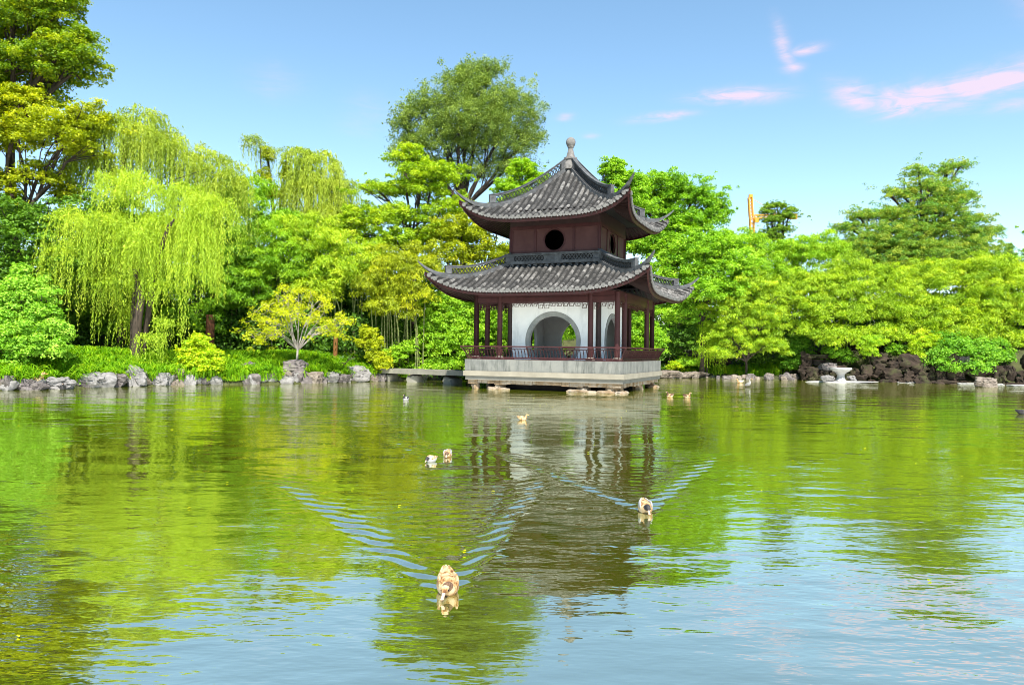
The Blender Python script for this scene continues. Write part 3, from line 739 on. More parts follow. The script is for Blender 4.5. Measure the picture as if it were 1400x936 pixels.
def tree(name, label, cat, Y, base, lobes, style, mat, tint=.5, scale=1.0, tr=.22, bark=None, limbs=True, group=None, zmin=-.45, lean=0, nl=10, **ov):
    bx_ = at(base, 480, Y)[0]; z0 = gz(bx_, Y); root = empty(name, (bx_, Y, z0)); tag(root, label, cat, group)
    lv = Leaves(); L3 = lobes3(Y, lobes); tips = crown(lv, L3, style, tint, scale, zmin, **ov)
    LEAFCOUNT[0] += lv.count()
    lv.build('crown', LM[mat], root, (bx_, Y, z0))
    if limbs:
        mb = MB(); top = max(c[2] for c, R in L3); low = min(c[2] - R[2] * .5 for c, R in L3)
        fork = np.array([bx_ + lean, Y, max(z0 + .8, min(low, z0 + (top - z0) * .5))])
        o = np.array([bx_, Y, z0])
        pts = [o + (fork - o) * t + np.array([.06 * math.sin(3 * t), .05 * math.sin(2.3 * t + 1), 0]) - np.array([0, 0, .3 * (t == 0)]) for t in np.linspace(0, 1, 6)]
        mb.tube([p - o for p in pts], [tr * (1.35 if k == 0 else 1.05 - .3 * k / 5) for k in range(6)], 9)
        for c, R in L3:
            e = limb(mb, pts[-1] - o - np.array([0, 0, .1]), c - o, tr * .62, tr * .28)
            limb(mb, c - o, c - o + np.array([0, 0, R[2] * .7]), tr * .28, .03)
            sel = [t for t in tips if np.linalg.norm((t - c) / R) < 1.3]
            random.shuffle(sel)
            for t in sel[:nl]: limb(mb, np.array(e[random.randint(2, 5)]), t - o, tr * .2, .02, sides=5)
        mb.build('trunk', bark or BARK, root)
    return root
def hang(lv, p, Ln, n, L, W, tint, out, sway=.15):
    t = np.linspace(0, 1, n); o = unit(np.array([[out[0], out[1], 0.0]]))[0] if (abs(out[0]) + abs(out[1])) > 1e-3 else np.zeros(3)
    arch = np.sin(np.clip(t * 2.2, 0, PI / 2))[:, None] * o * sway * Ln
    P = p + arch + np.stack([np.zeros(n), np.zeros(n), -Ln * t ** 1.15 + .18 * np.sin(np.clip(t * 5, 0, PI))], -1) + RNG.normal(size=(n, 3)) * np.array([.035, .035, .03])
    A = unit(np.array([0, 0, -1.0]) + RNG.normal(size=(n, 3)) * .33 + o * .15)
    Nn = unit(rdir(n) + np.array([0, -.5, .35]) + o * .5)
    lv.add(P, A, Nn, L * RNG.uniform(.7, 1.3, n), W * RNG.uniform(.7, 1.3, n), tint + RNG.normal(size=n) * .12)
def willow(name, label, Y, base, lobes, mat, nb, per, Ln, tint=.5, tr=.25, leafL=.20, leafW=.055, trunks=None, cat='willow tree', group=None):
    bx_ = at(base, 480, Y)[0]; z0 = gz(bx_, Y); root = empty(name, (bx_, Y, z0)); tag(root, label, cat, group)
    lv = Leaves(); L3 = lobes3(Y, lobes); starts = []
    tot = sum(R[0] * R[2] for c, R in L3)
    for c, R in L3:
        for d in fib_dirs(max(6, int(nb * R[0] * R[2] / tot)), -.15):
            if d[1] > .4 and RNG.random() < .5: continue
            p = c + d * R * RNG.uniform(.6, 1.03); starts.append(p)
            tb = tint + RNG.normal() * .2; ln0 = RNG.uniform(.35, 1.35)
            for k in range(per):
                q = p + RNG.normal(size=3) * np.array([.30, .30, .22]); l = Ln * ln0 * RNG.uniform(.7, 1.15)
                l = min(l, q[2] - max(z0 - .4, .12))
                if l < .5: continue
                hang(lv, q, l, max(5, int(l / .085)), leafL, leafW, tb, d)
            tuft(lv, p, (.55, .55, .30), 70, leafL, leafW * 1.3, tb + .05, .6, .6, .8, .35)
    LEAFCOUNT[0] += lv.count()
    lv.build('crown', LM[mat], root, (bx_, Y, z0))
    mb = MB(); o = np.array([bx_, Y, z0])
    for pts, rs in (trunks or []):
        P3 = [at(px, py, Y + dy) - o for px, py, dy in pts]; P3[0][2] = min(P3[0][2], -.2)
        mb.tube(P3, rs, 9)
    src = np.array(mb.v[-9]) if mb.v else np.zeros(3)
    if not trunks:
        c0 = L3[0][0] - o; mb.tube([(0, 0, -.3), c0 * .3 + np.array([.1, 0, 0]), c0 * .65, c0], [tr * 1.2, tr, tr * .8, tr * .5], 8); src = c0 * .7
    random.shuffle(starts)
    for p in starts[:0 if trunks else int(nb * .04)]: limb(mb, src, p - o, tr * .28, .02, sides=5)
    mb.build('trunk', BARK, root)
    return root
def bamboo(name, label, Y, x0, x1, lobes, mat='bamboo', tint=.5, ncul=16, group='bamboo clumps round the pond', scale=1.0, dens=1.1, cat='bamboo'):
    bx_ = at((x0 + x1) / 2, 480, Y)[0]; z0 = gz(bx_, Y); root = empty(name, (bx_, Y, z0)); tag(root, label, cat, group)
    lv = Leaves(); L3 = lobes3(Y, lobes); tips = crown(lv, L3, 'bamboo', tint, scale, -.5)
    LEAFCOUNT[0] += lv.count()
    o = np.array([bx_, Y, z0]); lv.build('crown', LM[mat], root, o)
    mb = MB()
    for k in range(ncul):
        px = x0 + (x1 - x0) * (k + RNG.uniform(.1, .9)) / ncul; y_ = Y + RNG.uniform(-1.0, 1.4); b_ = at(px, 480, y_); b_[2] = gz(b_[0], y_) - .2
        t = tips[int(RNG.integers(len(tips)))]
        best = min((tips[int(RNG.integers(len(tips)))] for _ in range(6)), key=lambda q: abs(q[0] - b_[0]))
        mid = (b_ + best) / 2; mid[0] = b_[0] * .75 + best[0] * .25; mid[2] += (best[2] - b_[2]) * .12
        mb.tube([b_ - o, (b_ * .6 + mid * .4) - o, mid - o, (mid * .4 + best * .6) - o + np.array([0, 0, .2]), best - o], [.05, .048, .042, .03, .012], 6)
    mb.build('culms', CULM, root)
    return root

# ---- left group
tree('tall_tree', 'very tall layered tree rising out of the top left corner', 'tree', 50, 8,
     [(20, 30, 62, 40, 0), (-30, -30, 70, 60, 1), (85, 70, 42, 30, -.5), (60, 10, 46, 34, 0), (100, 100, 32, 22, 0), (20, 90, 50, 30, -1), (-40, 60, 50, 60, 1), (60, 45, 40, 24, 1), (90, 10, 30, 18, .5), (40, -60, 60, 40, 1), (-10, 130, 50, 26, 0), (72, 106, 44, 24, .4), (104, 82, 34, 22, -.4), (50, 135, 40, 20, .5), (118, 55, 18, 16, 0)],
     'layer', 'olive', .55, .95, tr=.36, nl=8, dens=1.0)
tree('golden_tree', 'golden green tree below the tall corner tree, left of the willows', 'tree', 47.5, 20,
     [(20, 190, 50, 36), (75, 185, 46, 30, -.5), (125, 170, 38, 24, .5), (115, 205, 30, 20, 0), (-10, 255, 44, 28), (25, 140, 36, 22, .5), (-50, 190, 50, 40), (60, 245, 36, 22, .3), (20, 290, 34, 20, .6), (95, 270, 26, 16, 1)], 'layer', 'gold', .38, .85, tr=.2, nl=8, dens=1.0)
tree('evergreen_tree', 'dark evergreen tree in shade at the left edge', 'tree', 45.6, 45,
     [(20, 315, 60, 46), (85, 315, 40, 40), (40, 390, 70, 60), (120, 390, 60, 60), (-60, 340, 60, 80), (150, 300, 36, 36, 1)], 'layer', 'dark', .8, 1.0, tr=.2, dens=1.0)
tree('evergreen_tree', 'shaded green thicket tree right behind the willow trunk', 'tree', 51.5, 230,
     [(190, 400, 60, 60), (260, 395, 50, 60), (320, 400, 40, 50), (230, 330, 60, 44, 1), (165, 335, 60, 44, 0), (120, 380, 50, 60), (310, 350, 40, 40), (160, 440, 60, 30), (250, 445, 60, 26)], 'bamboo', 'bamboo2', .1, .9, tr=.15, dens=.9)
willow('weeping_willow', 'taller weeping willow behind, its sparse top against the sky left of centre', 50.0, 165,
       [(170, 195, 66, 36), (225, 215, 52, 36, .5), (125, 235, 40, 34), (285, 235, 46, 28, .5), (195, 165, 30, 16, .5), (310, 260, 30, 30)], 'willow2', 230, 8, 2.8, .45, tr=.22)
WLOBES = []
_w = random.Random(4)
for k in range(26):
    a = _w.uniform(0, 2 * PI); q = math.sqrt(_w.random()); px = 196 + 118 * q * math.cos(a); py = 305 + 62 * q * math.sin(a) + .10 * abs(px - 196)
    WLOBES.append((px, py, _w.uniform(16, 32), _w.uniform(12, 22), _w.uniform(-1.8, 1.6)))
WLOBES += [(185, 262, 40, 24), (250, 272, 36, 24, -.5), (150, 392, 24, 12, -.8), (228, 395, 22, 12, -1), (280, 372, 20, 14, -.6), (135, 385, 24, 12, -.4), (208, 466, 16, 8, -1.3), (226, 445, 12, 9, -1.2), (172, 430, 10, 8, .6), (84, 352, 20, 18, .4)]
willow('weeping_willow', 'bright weeping willow leaning over the rock bank with its dark trunk showing', 44.6, 190,
       WLOBES, 'willow', 360, 10, 2.5, .50, tr=.22, leafL=.17, leafW=.045,
       trunks=[([(186, 478, -.6), (188, 440, -.8), (193, 410, -.9), (187, 385, -.5), (184, 368, -.9)], [.30, .25, .22, .17, .11]),
               ([(181, 478, .3), (182, 430, .2), (184, 400, .1), (188, 370, 0), (205, 345, -.4)], [.16, .14, .12, .11, .08]),
               ([(194, 408, 0), (212, 368, -.5), (222, 335, -1.3), (232, 308, -1.8), (238, 300, -2)], [.2, .17, .15, .12, .05])])
# leafy shrub at the left edge
tree('broadleaf_shrub', 'pale green broadleaf shrub with upright shoots at the left edge of the bank', 'shrub', 38.2, 35,
     [(30, 405, 22, 40), (62, 430, 18, 34), (10, 430, 26, 40), (80, 455, 16, 24), (40, 465, 44, 34, -.5), (5, 490, 34, 26, -1), (62, 480, 26, 20, -.6), (28, 382, 10, 20), (58, 402, 8, 20), (-40, 450, 40, 60)], 'small', 'shrub', .68, 1.0, tr=.06, dens=1.0, nl=4)
tree('round_shrub', 'lime green rounded shrub overhanging the rocks beside the willow strands', 'shrub', 43.6, 274,
     [(272, 487, 22, 24), (260, 502, 16, 16, -.3), (288, 500, 18, 18, -.3), (272, 470, 10, 12)], 'small', 'lime', .5, .8, tr=.04, nl=3, dens=1.3)
# middle-left background
willow('weeping_willow', 'tall far weeping willow with golden strands standing above the bamboo', 62, 440,
       [(412, 220, 22, 22), (440, 232, 32, 24), (462, 262, 26, 22), (425, 262, 40, 26), (450, 300, 44, 24), (405, 250, 16, 20), (475, 290, 18, 18)], 'willow2', 130, 9, 4.0, .5, tr=.2, leafL=.26, leafW=.06)
willow('bare_willow', 'thin half bare willow with ivy on its stem, left of the golden willow', 63, 372,
       [(352, 205, 20, 16), (380, 215, 18, 16), (345, 195, 14, 10)], 'willow2', 22, 3, 2.0, .3, tr=.2,
       trunks=[([(376, 330, 0), (374, 290, 0), (370, 250, 0), (366, 215, 0), (352, 192, 0)], [.2, .16, .14, .09, .03]),
               ([(374, 290, 0), (384, 262, 0), (396, 225, 0), (402, 200, 0)], [.1, .08, .05, .02]), ([(368, 235, 0), (356, 200, 0), (338, 190, 0), (332, 205, 0)], [.06, .05, .03, .01])])
tree('ivy_stem', 'yellow green ivy wrapped round the half bare willow stem', 'ivy', 62.6, 370,
     [(366, 215, 8, 14), (362, 245, 10, 14), (372, 268, 14, 12), (390, 240, 7, 14)], 'small', 'gold', .25, 1.1, limbs=False)
G = 'bamboo clumps on the left bank'
bamboo('bamboo_clump', 'bright bamboo clump rising just right of the front willow', 53.5, 290, 360,
       [(325, 290, 38, 30), (300, 330, 34, 30, -.6), (350, 325, 34, 30, -.4), (330, 365, 46, 30, -.8), (290, 280, 34, 26, .6), (345, 265, 26, 18, .6)], 'bamboo2', .58, group=G)
bamboo('bamboo_clump', 'shaded green bamboo clump above the small cave behind the yellow tree', 54.5, 330, 420,
       [(385, 310, 36, 26, .8), (400, 345, 40, 28), (370, 370, 40, 28, -.6), (315, 410, 40, 34, -1), (420, 380, 34, 26, -.5), (350, 410, 30, 26)], 'bamboo2', .5, group=G)
bamboo('bamboo_clump', 'pale fresh bamboo clump above the orange post', 53.8, 430, 500,
       [(445, 345, 44, 30, .4), (470, 375, 44, 28, -.6), (440, 400, 32, 22, -.8), (500, 360, 34, 30, 0), (420, 320, 36, 24, .8)], 'bamboo', .5, group=G)
bamboo('bamboo_clump', 'yellow green bamboo clump between the pale clump and the pavilion', 53.0, 510, 580,
       [(540, 365, 44, 28), (520, 395, 34, 30, -.5), (560, 400, 34, 30, -.5), (535, 425, 34, 18, -.6), (575, 370, 26, 24, 0)], 'gold', .28, group=G, ncul=22)
tree('spreading_tree', 'spreading yellow green tree with dark open limbs left of the pavilion roof', 'tree', 57, 563,
     [(555, 218, 26, 12), (590, 240, 44, 18, -.5), (575, 262, 44, 20), (520, 262, 34, 12, .4), (500, 300, 36, 18), (550, 300, 40, 20, -.6), (615, 290, 36, 24, -.4), (540, 335, 50, 22, -.4), (600, 325, 46, 22), (480, 320, 26, 16), (560, 205, 14, 8)], 'layer', 'bamboo', .42, .8, tr=.2, nl=10, dens=.9)
tree('golden_tree', 'golden leaved tree directly behind the left roof tips of the pavilion', 'tree', 55.5, 640,
     [(630, 320, 44, 26), (665, 350, 36, 26), (610, 355, 36, 24, -.5), (680, 310, 26, 24), (640, 385, 44, 26, -.4), (700, 360, 30, 30, 1)], 'layer', 'gold', .36, .85, tr=.16, nl=8)
tree('tall_elm', 'tall airy grey green elm towering behind the pavilion', 'tree', 74, 630,
     [(640, 135, 48, 40), (580, 155, 36, 34), (700, 150, 40, 36), (610, 195, 52, 36), (680, 195, 52, 36), (725, 190, 22, 34), (560, 205, 26, 36), (640, 110, 34, 20), (690, 235, 46, 26, .5), (600, 240, 46, 24, .5), (650, 165, 50, 40, -1.5), (550, 170, 14, 20), (668, 95, 26, 10)], 'elm', 'elm', .55, 1.05, tr=.34, nl=7, dens=1.25)
tree('bright_tree', 'small bright green tree peeping over the left slope of the upper roof', 'tree', 61, 715,
     [(715, 235, 18, 16), (735, 250, 16, 14), (698, 258, 20, 14), (720, 275, 40, 20)], 'broad', 'bamboo2', .75, .6, tr=.14)
tree('bright_tree', 'tall bright green tree showing right of the finial above the upper roof', 'tree', 62, 840,
     [(840, 232, 16, 16), (850, 250, 26, 14), (870, 258, 18, 14), (850, 280, 40, 20), (826, 236, 8, 8)], 'broad', 'camphor', .75, .6, tr=.16)
tree('dense_bush', 'dense bright green bush between the stone bridge and the pavilion columns', 'shrub', 54.5, 612,
     [(605, 440, 34, 30), (635, 440, 34, 34, .4), (590, 470, 28, 26, -.6), (625, 475, 36, 28, -.8), (610, 500, 40, 12, -.6), (665, 445, 34, 40, 1.2), (610, 415, 24, 16)], 'small', 'camphor', .78, 1.25, tr=.08, nl=4, dens=1.2)
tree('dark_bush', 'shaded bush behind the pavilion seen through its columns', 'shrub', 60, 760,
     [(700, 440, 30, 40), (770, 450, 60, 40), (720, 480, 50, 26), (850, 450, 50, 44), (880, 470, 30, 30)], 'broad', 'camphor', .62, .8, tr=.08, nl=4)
# right of the pavilion
tree('camphor_tree', 'big rounded camphor tree beside the right tips of the upper roof', 'tree', 70, 915,
     [(905, 258, 46, 20), (945, 275, 44, 22), (885, 285, 40, 28), (930, 310, 44, 26, -.5), (975, 300, 22, 22), (905, 340, 50, 26, -.8), (865, 330, 30, 40), (985, 282, 10, 10)], 'broad', 'camphor', .55, .95, tr=.34, dens=1.1)
tree('camphor_tree', 'lower fresh green camphor tree between the lower roof tip and the bamboo', 'tree', 66.5, 960,
     [(950, 345, 46, 26), (990, 365, 44, 26, -.4), (920, 375, 40, 26, 0), (965, 400, 50, 28, -.8), (1010, 400, 34, 28), (930, 430, 30, 24), (985, 335, 34, 18, .6)], 'broad', 'camphor', .72, .95, tr=.24, dens=1.15)
tree('layered_shrub', 'pale green layered shrub in front of the dark hollow right of the columns', 'shrub', 67, 915,
     [(915, 425, 22, 12), (930, 440, 20, 12, -.3), (912, 455, 16, 10)], 'layer', 'shrub', .5, .65, tr=.06)
tree('ash_tree', 'yellow green tree with fine leaves rising over the low sloping rock', 'tree', 65.5, 1020,
     [(1005, 425, 40, 26), (1040, 440, 36, 28, -.4), (1000, 460, 30, 24, -.6), (1045, 475, 32, 20, -.8), (1060, 410, 30, 22), (1025, 395, 40, 20, .5), (985, 485, 18, 14, -.6)], 'bamboo', 'bamboo', .38, .8, tr=.12)
willow('hanging_creeper', 'thin curtain of trailing strands hanging beside the pale rocks right of the pavilion', 66.3, 966,
       [(966, 455, 11, 14)], 'bamboo2', 16, 8, 2.9, .75, tr=.06, cat='creeper')
willow_dark = tree('dark_bush', 'dark overgrown bush in the hollow right of the pavilion', 'shrub', 67.5, 930,
     [(930, 465, 34, 30), (965, 470, 24, 30, .5), (905, 480, 24, 20, .5)], 'broad', 'dark', .5, .7, tr=.07)
G = 'bamboo clumps on the right bank'
bamboo('bamboo_clump', 'bamboo clump under the orange crane jib', 71, 1020, 1100,
       [(1015, 338, 30, 20), (1060, 348, 40, 20), (1100, 350, 38, 22), (1040, 375, 44, 24, -.6), (1090, 385, 44, 24, -.6), (1130, 345, 26, 22)], 'bamboo2', .62, group=G)
bamboo('bamboo_clump', 'arching bamboo clump over the stone table', 66, 1110, 1190,
       [(1110, 395, 40, 22), (1150, 400, 42, 24, -.4), (1090, 420, 36, 20, -.4), (1140, 430, 44, 20, -.8), (1185, 425, 36, 22, -.6), (1165, 375, 40, 22, .6), (1105, 452, 30, 16, -1.4), (1150, 460, 34, 14, -2.2), (1210, 460, 32, 14, -2.2), (1128, 468, 18, 8, -2.4), (1125, 425, 30, 20, -1.6)], 'bamboo', .38, group=G)
bamboo('bamboo_clump', 'arching bamboo clump right of the stone table, below the tall conifer', 66.5, 1210, 1300,
       [(1215, 390, 42, 24), (1260, 385, 44, 24), (1240, 415, 46, 24, -.6), (1200, 430, 34, 20, -.8), (1280, 425, 40, 22, -.6), (1300, 385, 40, 26, .4), (1245, 450, 40, 16, -1.8), (1290, 455, 36, 16, -1.8), (1225, 430, 30, 20, -2)], 'bamboo', .42, group=G, ncul=26)
bamboo('bamboo_clump', 'bright bamboo mass at the right edge above the rounded tan rock', 65.5, 1330, 1420,
       [(1340, 400, 44, 26), (1385, 390, 44, 28), (1360, 425, 44, 26, -.6), (1325, 440, 34, 20, -.8), (1395, 435, 44, 26, -.6), (1340, 370, 34, 20, .6), (1440, 400, 50, 40), (1450, 450, 50, 30), (1335, 458, 34, 14, -1.6), (1385, 465, 36, 16, -1.6)], 'bamboo', .46, group=G, ncul=24)
tree('conifer_tree', 'tall uneven conifer towering above the right bamboo', 'tree', 76, 1262,
     [(1256, 238, 20, 12), (1292, 235, 12, 14), (1312, 228, 14, 8), (1270, 258, 40, 12), (1235, 268, 22, 10), (1215, 262, 8, 7), (1290, 275, 40, 14), (1262, 290, 50, 16), (1315, 268, 18, 8), (1210, 295, 34, 12), (1175, 296, 22, 9), (1160, 312, 24, 9), (1230, 315, 50, 16), (1290, 315, 40, 18), (1325, 302, 26, 10), (1345, 318, 22, 8), (1365, 314, 8, 5), (1200, 335, 50, 20), (1260, 345, 60, 22), (1320, 335, 40, 20), (1165, 345, 40, 22), (1200, 365, 60, 22), (1280, 370, 60, 24), (1345, 360, 40, 24)],
     'conifer', 'conifer', .62, .78, tr=.3, nl=6, dens=1.05)
tree('pine_tree', 'slender pine with a flat crown in front of the orange crane', 'tree', 84, 1066,
     [(1062, 282, 16, 5), (1048, 290, 8, 5), (1072, 296, 18, 6), (1056, 302, 14, 5), (1080, 288, 9, 5), (1064, 314, 18, 6), (1050, 326, 22, 10)], 'conifer', 'pine', .5, .42, tr=.2, nl=5, dens=1.0)
tree('young_conifer', 'slim blue green conifer tip at the right edge above the bamboo', 'tree', 82, 1381,
     [(1380, 340, 4, 5), (1380, 350, 8, 5), (1382, 362, 12, 6), (1385, 375, 16, 8)], 'conifer', 'conifer', .25, .5, tr=.1, nl=3, dens=2)
tree('fig_shrub', 'deep green broadleaf shrub spilling over the rockery above the rounded tan rock', 'shrub', 61.2, 1312,
     [(1300, 480, 34, 20), (1335, 485, 34, 20, -.3), (1365, 490, 22, 16, -.3), (1320, 505, 40, 12, -.6), (1285, 495, 18, 14, -.5)], 'small', 'shrub', .3, 1.5, tr=.07, nl=4, dens=1.1)
tree('drooping_spray', 'yellow green drooping spray hanging over the rockery right of the stone table', 'shrub', 62.0, 1262,
     [(1262, 470, 18, 12), (1256, 484, 11, 12, -.3), (1275, 465, 14, 8)], 'bamboo', 'lime', .35, .6, tr=.04, nl=3)
tree('drooping_spray', 'small green spray hanging on the rockery behind the stone table', 'shrub', 62.5, 1190,
     [(1190, 468, 16, 10), (1186, 482, 9, 11, -.3)], 'bamboo', 'bamboo2', .8, .55, tr=.04, nl=3)
tree('feathery_shrub', 'feathery dark green shrub at the end of the sloping rock by the water', 'shrub', 66.4, 1092,
     [(1090, 470, 14, 14), (1098, 488, 16, 14, -.3), (1082, 500, 14, 12, -.4), (1105, 505, 12, 12, -.3)], 'layer', 'shrub', .22, .6, tr=.05)
bamboo('bamboo_clump', 'bamboo clump beyond the right edge of the photo, outermost on the right bank', 61, 1470, 1620,
       [(1490, 400, 50, 34), (1550, 395, 50, 40), (1620, 390, 60, 44), (1500, 445, 50, 30, -.8), (1570, 450, 50, 30, -.8), (1640, 450, 60, 36, -1), (1700, 410, 60, 60)], 'bamboo', .42, group=G, ncul=22)
tree('edge_tree', 'green tree beyond the right edge of the bamboo', 'tree', 72, 1480, [(1480, 360, 70, 50), (1540, 330, 80, 70), (1620, 360, 90, 90)], 'broad', 'camphor', .5, 1.2, tr=.3)
tree('edge_tree', 'tall olive tree beyond the left edge by the shore', 'tree', 44, -130, [(-130, 120, 90, 110), (-210, 220, 100, 130), (-110, 250, 60, 90)], 'layer', 'olive', .45, 1.2, tr=.35)
tree('fern_plant', 'small green fern tuft on top of the rockery between the two drooping sprays', 'plant', 63.2, 1226, [(1222, 478, 12, 7), (1232, 484, 9, 6, -.3)], 'layer', 'camphor', .4, .55, tr=.03, nl=2, dens=1.3)
tree('fern_plant', 'leafy green plant on the rockery directly above the stone table', 'plant', 64.0, 1150, [(1146, 486, 14, 8), (1158, 492, 9, 6, -.3), (1135, 480, 10, 6)], 'small', 'camphor', .3, .8, tr=.03, nl=2, dens=1.2)
# low plants
tree('low_plant', 'small lime green plant on the pale rocks right of the platform', 'plant', 66.8, 924, [(924, 500, 9, 6), (918, 503, 6, 4)], 'small', 'lime', .55, .5, tr=.03, nl=2, dens=1.5)
tree('low_plant', 'low leafy green plant between the trailing strands and the platform', 'plant', 67.0, 942, [(942, 497, 13, 7), (932, 494, 9, 6)], 'small', 'camphor', .9, .6, tr=.03, nl=2, dens=1.5)
tree('fern_plant', 'green fern clump at the bank end of the stone bridge', 'plant', 52.6, 545, [(540, 486, 20, 10), (556, 478, 13, 8), (530, 494, 16, 9)], 'layer', 'camphor', .95, .45, tr=.03, nl=2, dens=1.4)
tree('yellow_shrub', 'thin yellow leaved shrub on the grass left of the stone bridge', 'shrub', 51.0, 505, [(503, 456, 12, 10), (512, 470, 14, 10), (498, 470, 10, 10), (515, 488, 16, 10), (524, 500, 12, 10, -.5)], 'small', 'yellow', .25, .7, tr=.04, nl=4, dens=.8)

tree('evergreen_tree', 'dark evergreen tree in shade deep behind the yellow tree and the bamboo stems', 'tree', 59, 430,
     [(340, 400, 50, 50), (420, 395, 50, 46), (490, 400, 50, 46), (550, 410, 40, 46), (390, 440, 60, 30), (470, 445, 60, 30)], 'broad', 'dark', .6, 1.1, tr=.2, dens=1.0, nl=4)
# small yellow ornamental tree with bare pale branches
def yellow_tree():
    Y = 46.9; bx_ = at(404, 480, Y)[0]; z0 = gz(bx_, Y); o = np.array([bx_, Y, z0])
    root = empty('yellow_tree', tuple(o)); tag(root, 'small spreading yellow leaved tree with pale bare branches behind the stacked boulder', 'tree')
    mb = MB(); base = at(405, 503, Y) - o; fork = at(407, 476, Y) - o
    base[2] = -.3
    mb.tube([base, base * .4 + fork * .6, fork], [.10, .075, .06], 8)
    lv = Leaves(); ends = []
    tg = [(342, 455, 0), (350, 435, -.6), (362, 415, .3), (378, 402, -.5), (392, 396, .5), (408, 400, -.6), (425, 398, .2), (440, 410, -.4), (452, 420, .4), (464, 432, -.3), (472, 440, .2), (360, 448, .8), (430, 430, 1.2), (385, 425, 1.2), (410, 420, -1.3), (445, 445, -1.0), (370, 440, -1.3), (395, 412, -1.4)]
    for px, py, dy in tg:
        e = at(px, py, Y + dy) - o
        pts = limb(mb, fork - np.array([0, 0, .12]) * RNG.uniform(.3, 1.6), e, .034, .010, bend=.26, sides=6)
        for k in range(8):
            s_ = np.array(pts[random.randint(2, 5)]); q = (e * RNG.uniform(.75, 1.0) + fork * 0.0) + RNG.normal(size=3) * np.array([.5, .5, .26])
            limb(mb, s_, q, .016, .006, sides=5); ends.append(q)
        ends.append(e)
    for q in ends:
        tuft(lv, q + o, (.38, .38, .25), 46, .14, .09, .45 + RNG.normal() * .2, .7, .5, .6, .1, inner=.2)
    LEAFCOUNT[0] += lv.count(); lv.build('crown', LM['yellow'], root, o); mb.build('trunk', BARK_PALE, root)
yellow_tree()

# posts of the dark grove
for px, py0, py1, Y, w, mt, lab in ((286, 488, 440, 50.0, .32, BARK_RED, 'rust red tree stem standing in shade beside the lime shrub'), (458, 484, 460, 51.4, .17, BARK_ORANGE, 'orange brown banded stem under the pale bamboo')):
    p = at(px, py0, Y); z0 = gz(p[0], Y); top = at(px, py1, Y)[2]
    b = MB(); h = top - z0 + .5
    b.tube([(0, 0, -.3), (.01, 0, h * .3), (.03, .0, h * .7), (.02, .01, h)], [w * 1.02, w * .95, w * .9, w * .86], 12)
    o = b.build('bare_tree', mt); o.location = (p[0], Y, z0); tag(o, lab, 'tree stem')

# background wood and undergrowth, a mass
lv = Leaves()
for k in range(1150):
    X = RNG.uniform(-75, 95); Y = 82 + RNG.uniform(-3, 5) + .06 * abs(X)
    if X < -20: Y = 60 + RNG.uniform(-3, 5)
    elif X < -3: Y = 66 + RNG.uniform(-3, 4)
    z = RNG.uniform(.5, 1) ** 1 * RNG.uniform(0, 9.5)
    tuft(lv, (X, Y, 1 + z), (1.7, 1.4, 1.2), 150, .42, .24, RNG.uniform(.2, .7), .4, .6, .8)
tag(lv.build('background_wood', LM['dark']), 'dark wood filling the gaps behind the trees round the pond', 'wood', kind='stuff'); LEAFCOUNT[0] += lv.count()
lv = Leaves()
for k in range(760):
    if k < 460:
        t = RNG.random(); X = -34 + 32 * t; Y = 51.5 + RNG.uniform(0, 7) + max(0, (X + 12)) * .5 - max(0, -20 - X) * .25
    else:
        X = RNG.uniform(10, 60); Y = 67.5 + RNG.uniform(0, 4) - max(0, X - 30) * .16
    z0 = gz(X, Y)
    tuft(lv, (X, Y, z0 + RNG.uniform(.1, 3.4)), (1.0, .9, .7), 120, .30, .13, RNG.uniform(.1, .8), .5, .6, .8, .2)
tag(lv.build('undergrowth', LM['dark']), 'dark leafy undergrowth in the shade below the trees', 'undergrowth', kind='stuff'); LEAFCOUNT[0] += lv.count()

# grass on the banks
def grass(name, label, cells, mat, Hh, per, seed):
    V = []; T = []
    P = []
    for X, Y in cells:
        z = gz(X, Y); P.append((X, Y, z))
    P = np.array(P); n = len(P)
    base = np.repeat(P, per, 0) + np.concatenate([RNG.normal(size=(n * per, 2)) * .12, np.zeros((n * per, 1))], 1)
    N_ = n * per; a = RNG.uniform(0, 2 * PI, N_); a = np.where(RNG.random(N_) < .6, -PI / 2 + RNG.normal(size=N_) * .9, a)
    h = Hh * RNG.uniform(.55, 1.2, N_) * np.repeat(RNG.choice([.55, .8, 1.0, 1.35], n), per); dx = np.stack([np.cos(a), np.sin(a), np.zeros(N_)], -1); sd = np.stack([-np.sin(a), np.cos(a), np.zeros(N_)], -1)
    up = np.array([0, 0, 1.0]); w = .028 * RNG.uniform(.8, 1.5, N_)[:, None]; h = h[:, None]
    p0 = base; p1 = base + up * h * .75 + dx * h * .28; p2 = base + up * h * .72 + dx * h * .85 - up * h * .15
    V = np.stack([p0 - sd * w, p0 + sd * w, p1 + sd * w * .8, p1 - sd * w * .8, p2 + sd * w * .15, p2 - sd * w * .15], 1).reshape(-1, 3)
    k = np.arange(N_)[:, None] * 6
    Q = np.concatenate([k + np.array([[0, 1, 2, 3]]), k + np.array([[3, 2, 4, 5]])], 1).reshape(-1, 4)
    t = np.repeat(np.clip(np.repeat(RNG.normal(.5, .2, n), per) + RNG.normal(size=N_) * .15, 0, 1), 2)
    tag(quads_obj(name, V, Q, LM[mat], tint=t), label, 'grass', kind='stuff')
BX, BY = on_z(404, 511, .58)[:2]; BY = BY - .6
cells = []
while len(cells) < 5200:
    X = RNG.uniform(-30, -6.5); Y = RNG.uniform(34, 56); d = float(shore_dist(np.array([X]), np.array([Y]))[0])
    if .12 < d < 6.0 and math.hypot(X - BX, Y - BY) > .75: cells.append((X, Y))
grass('grass', 'long arching bright grass on the left bank above the rocks', cells, 'grass', .66, 15, 1)
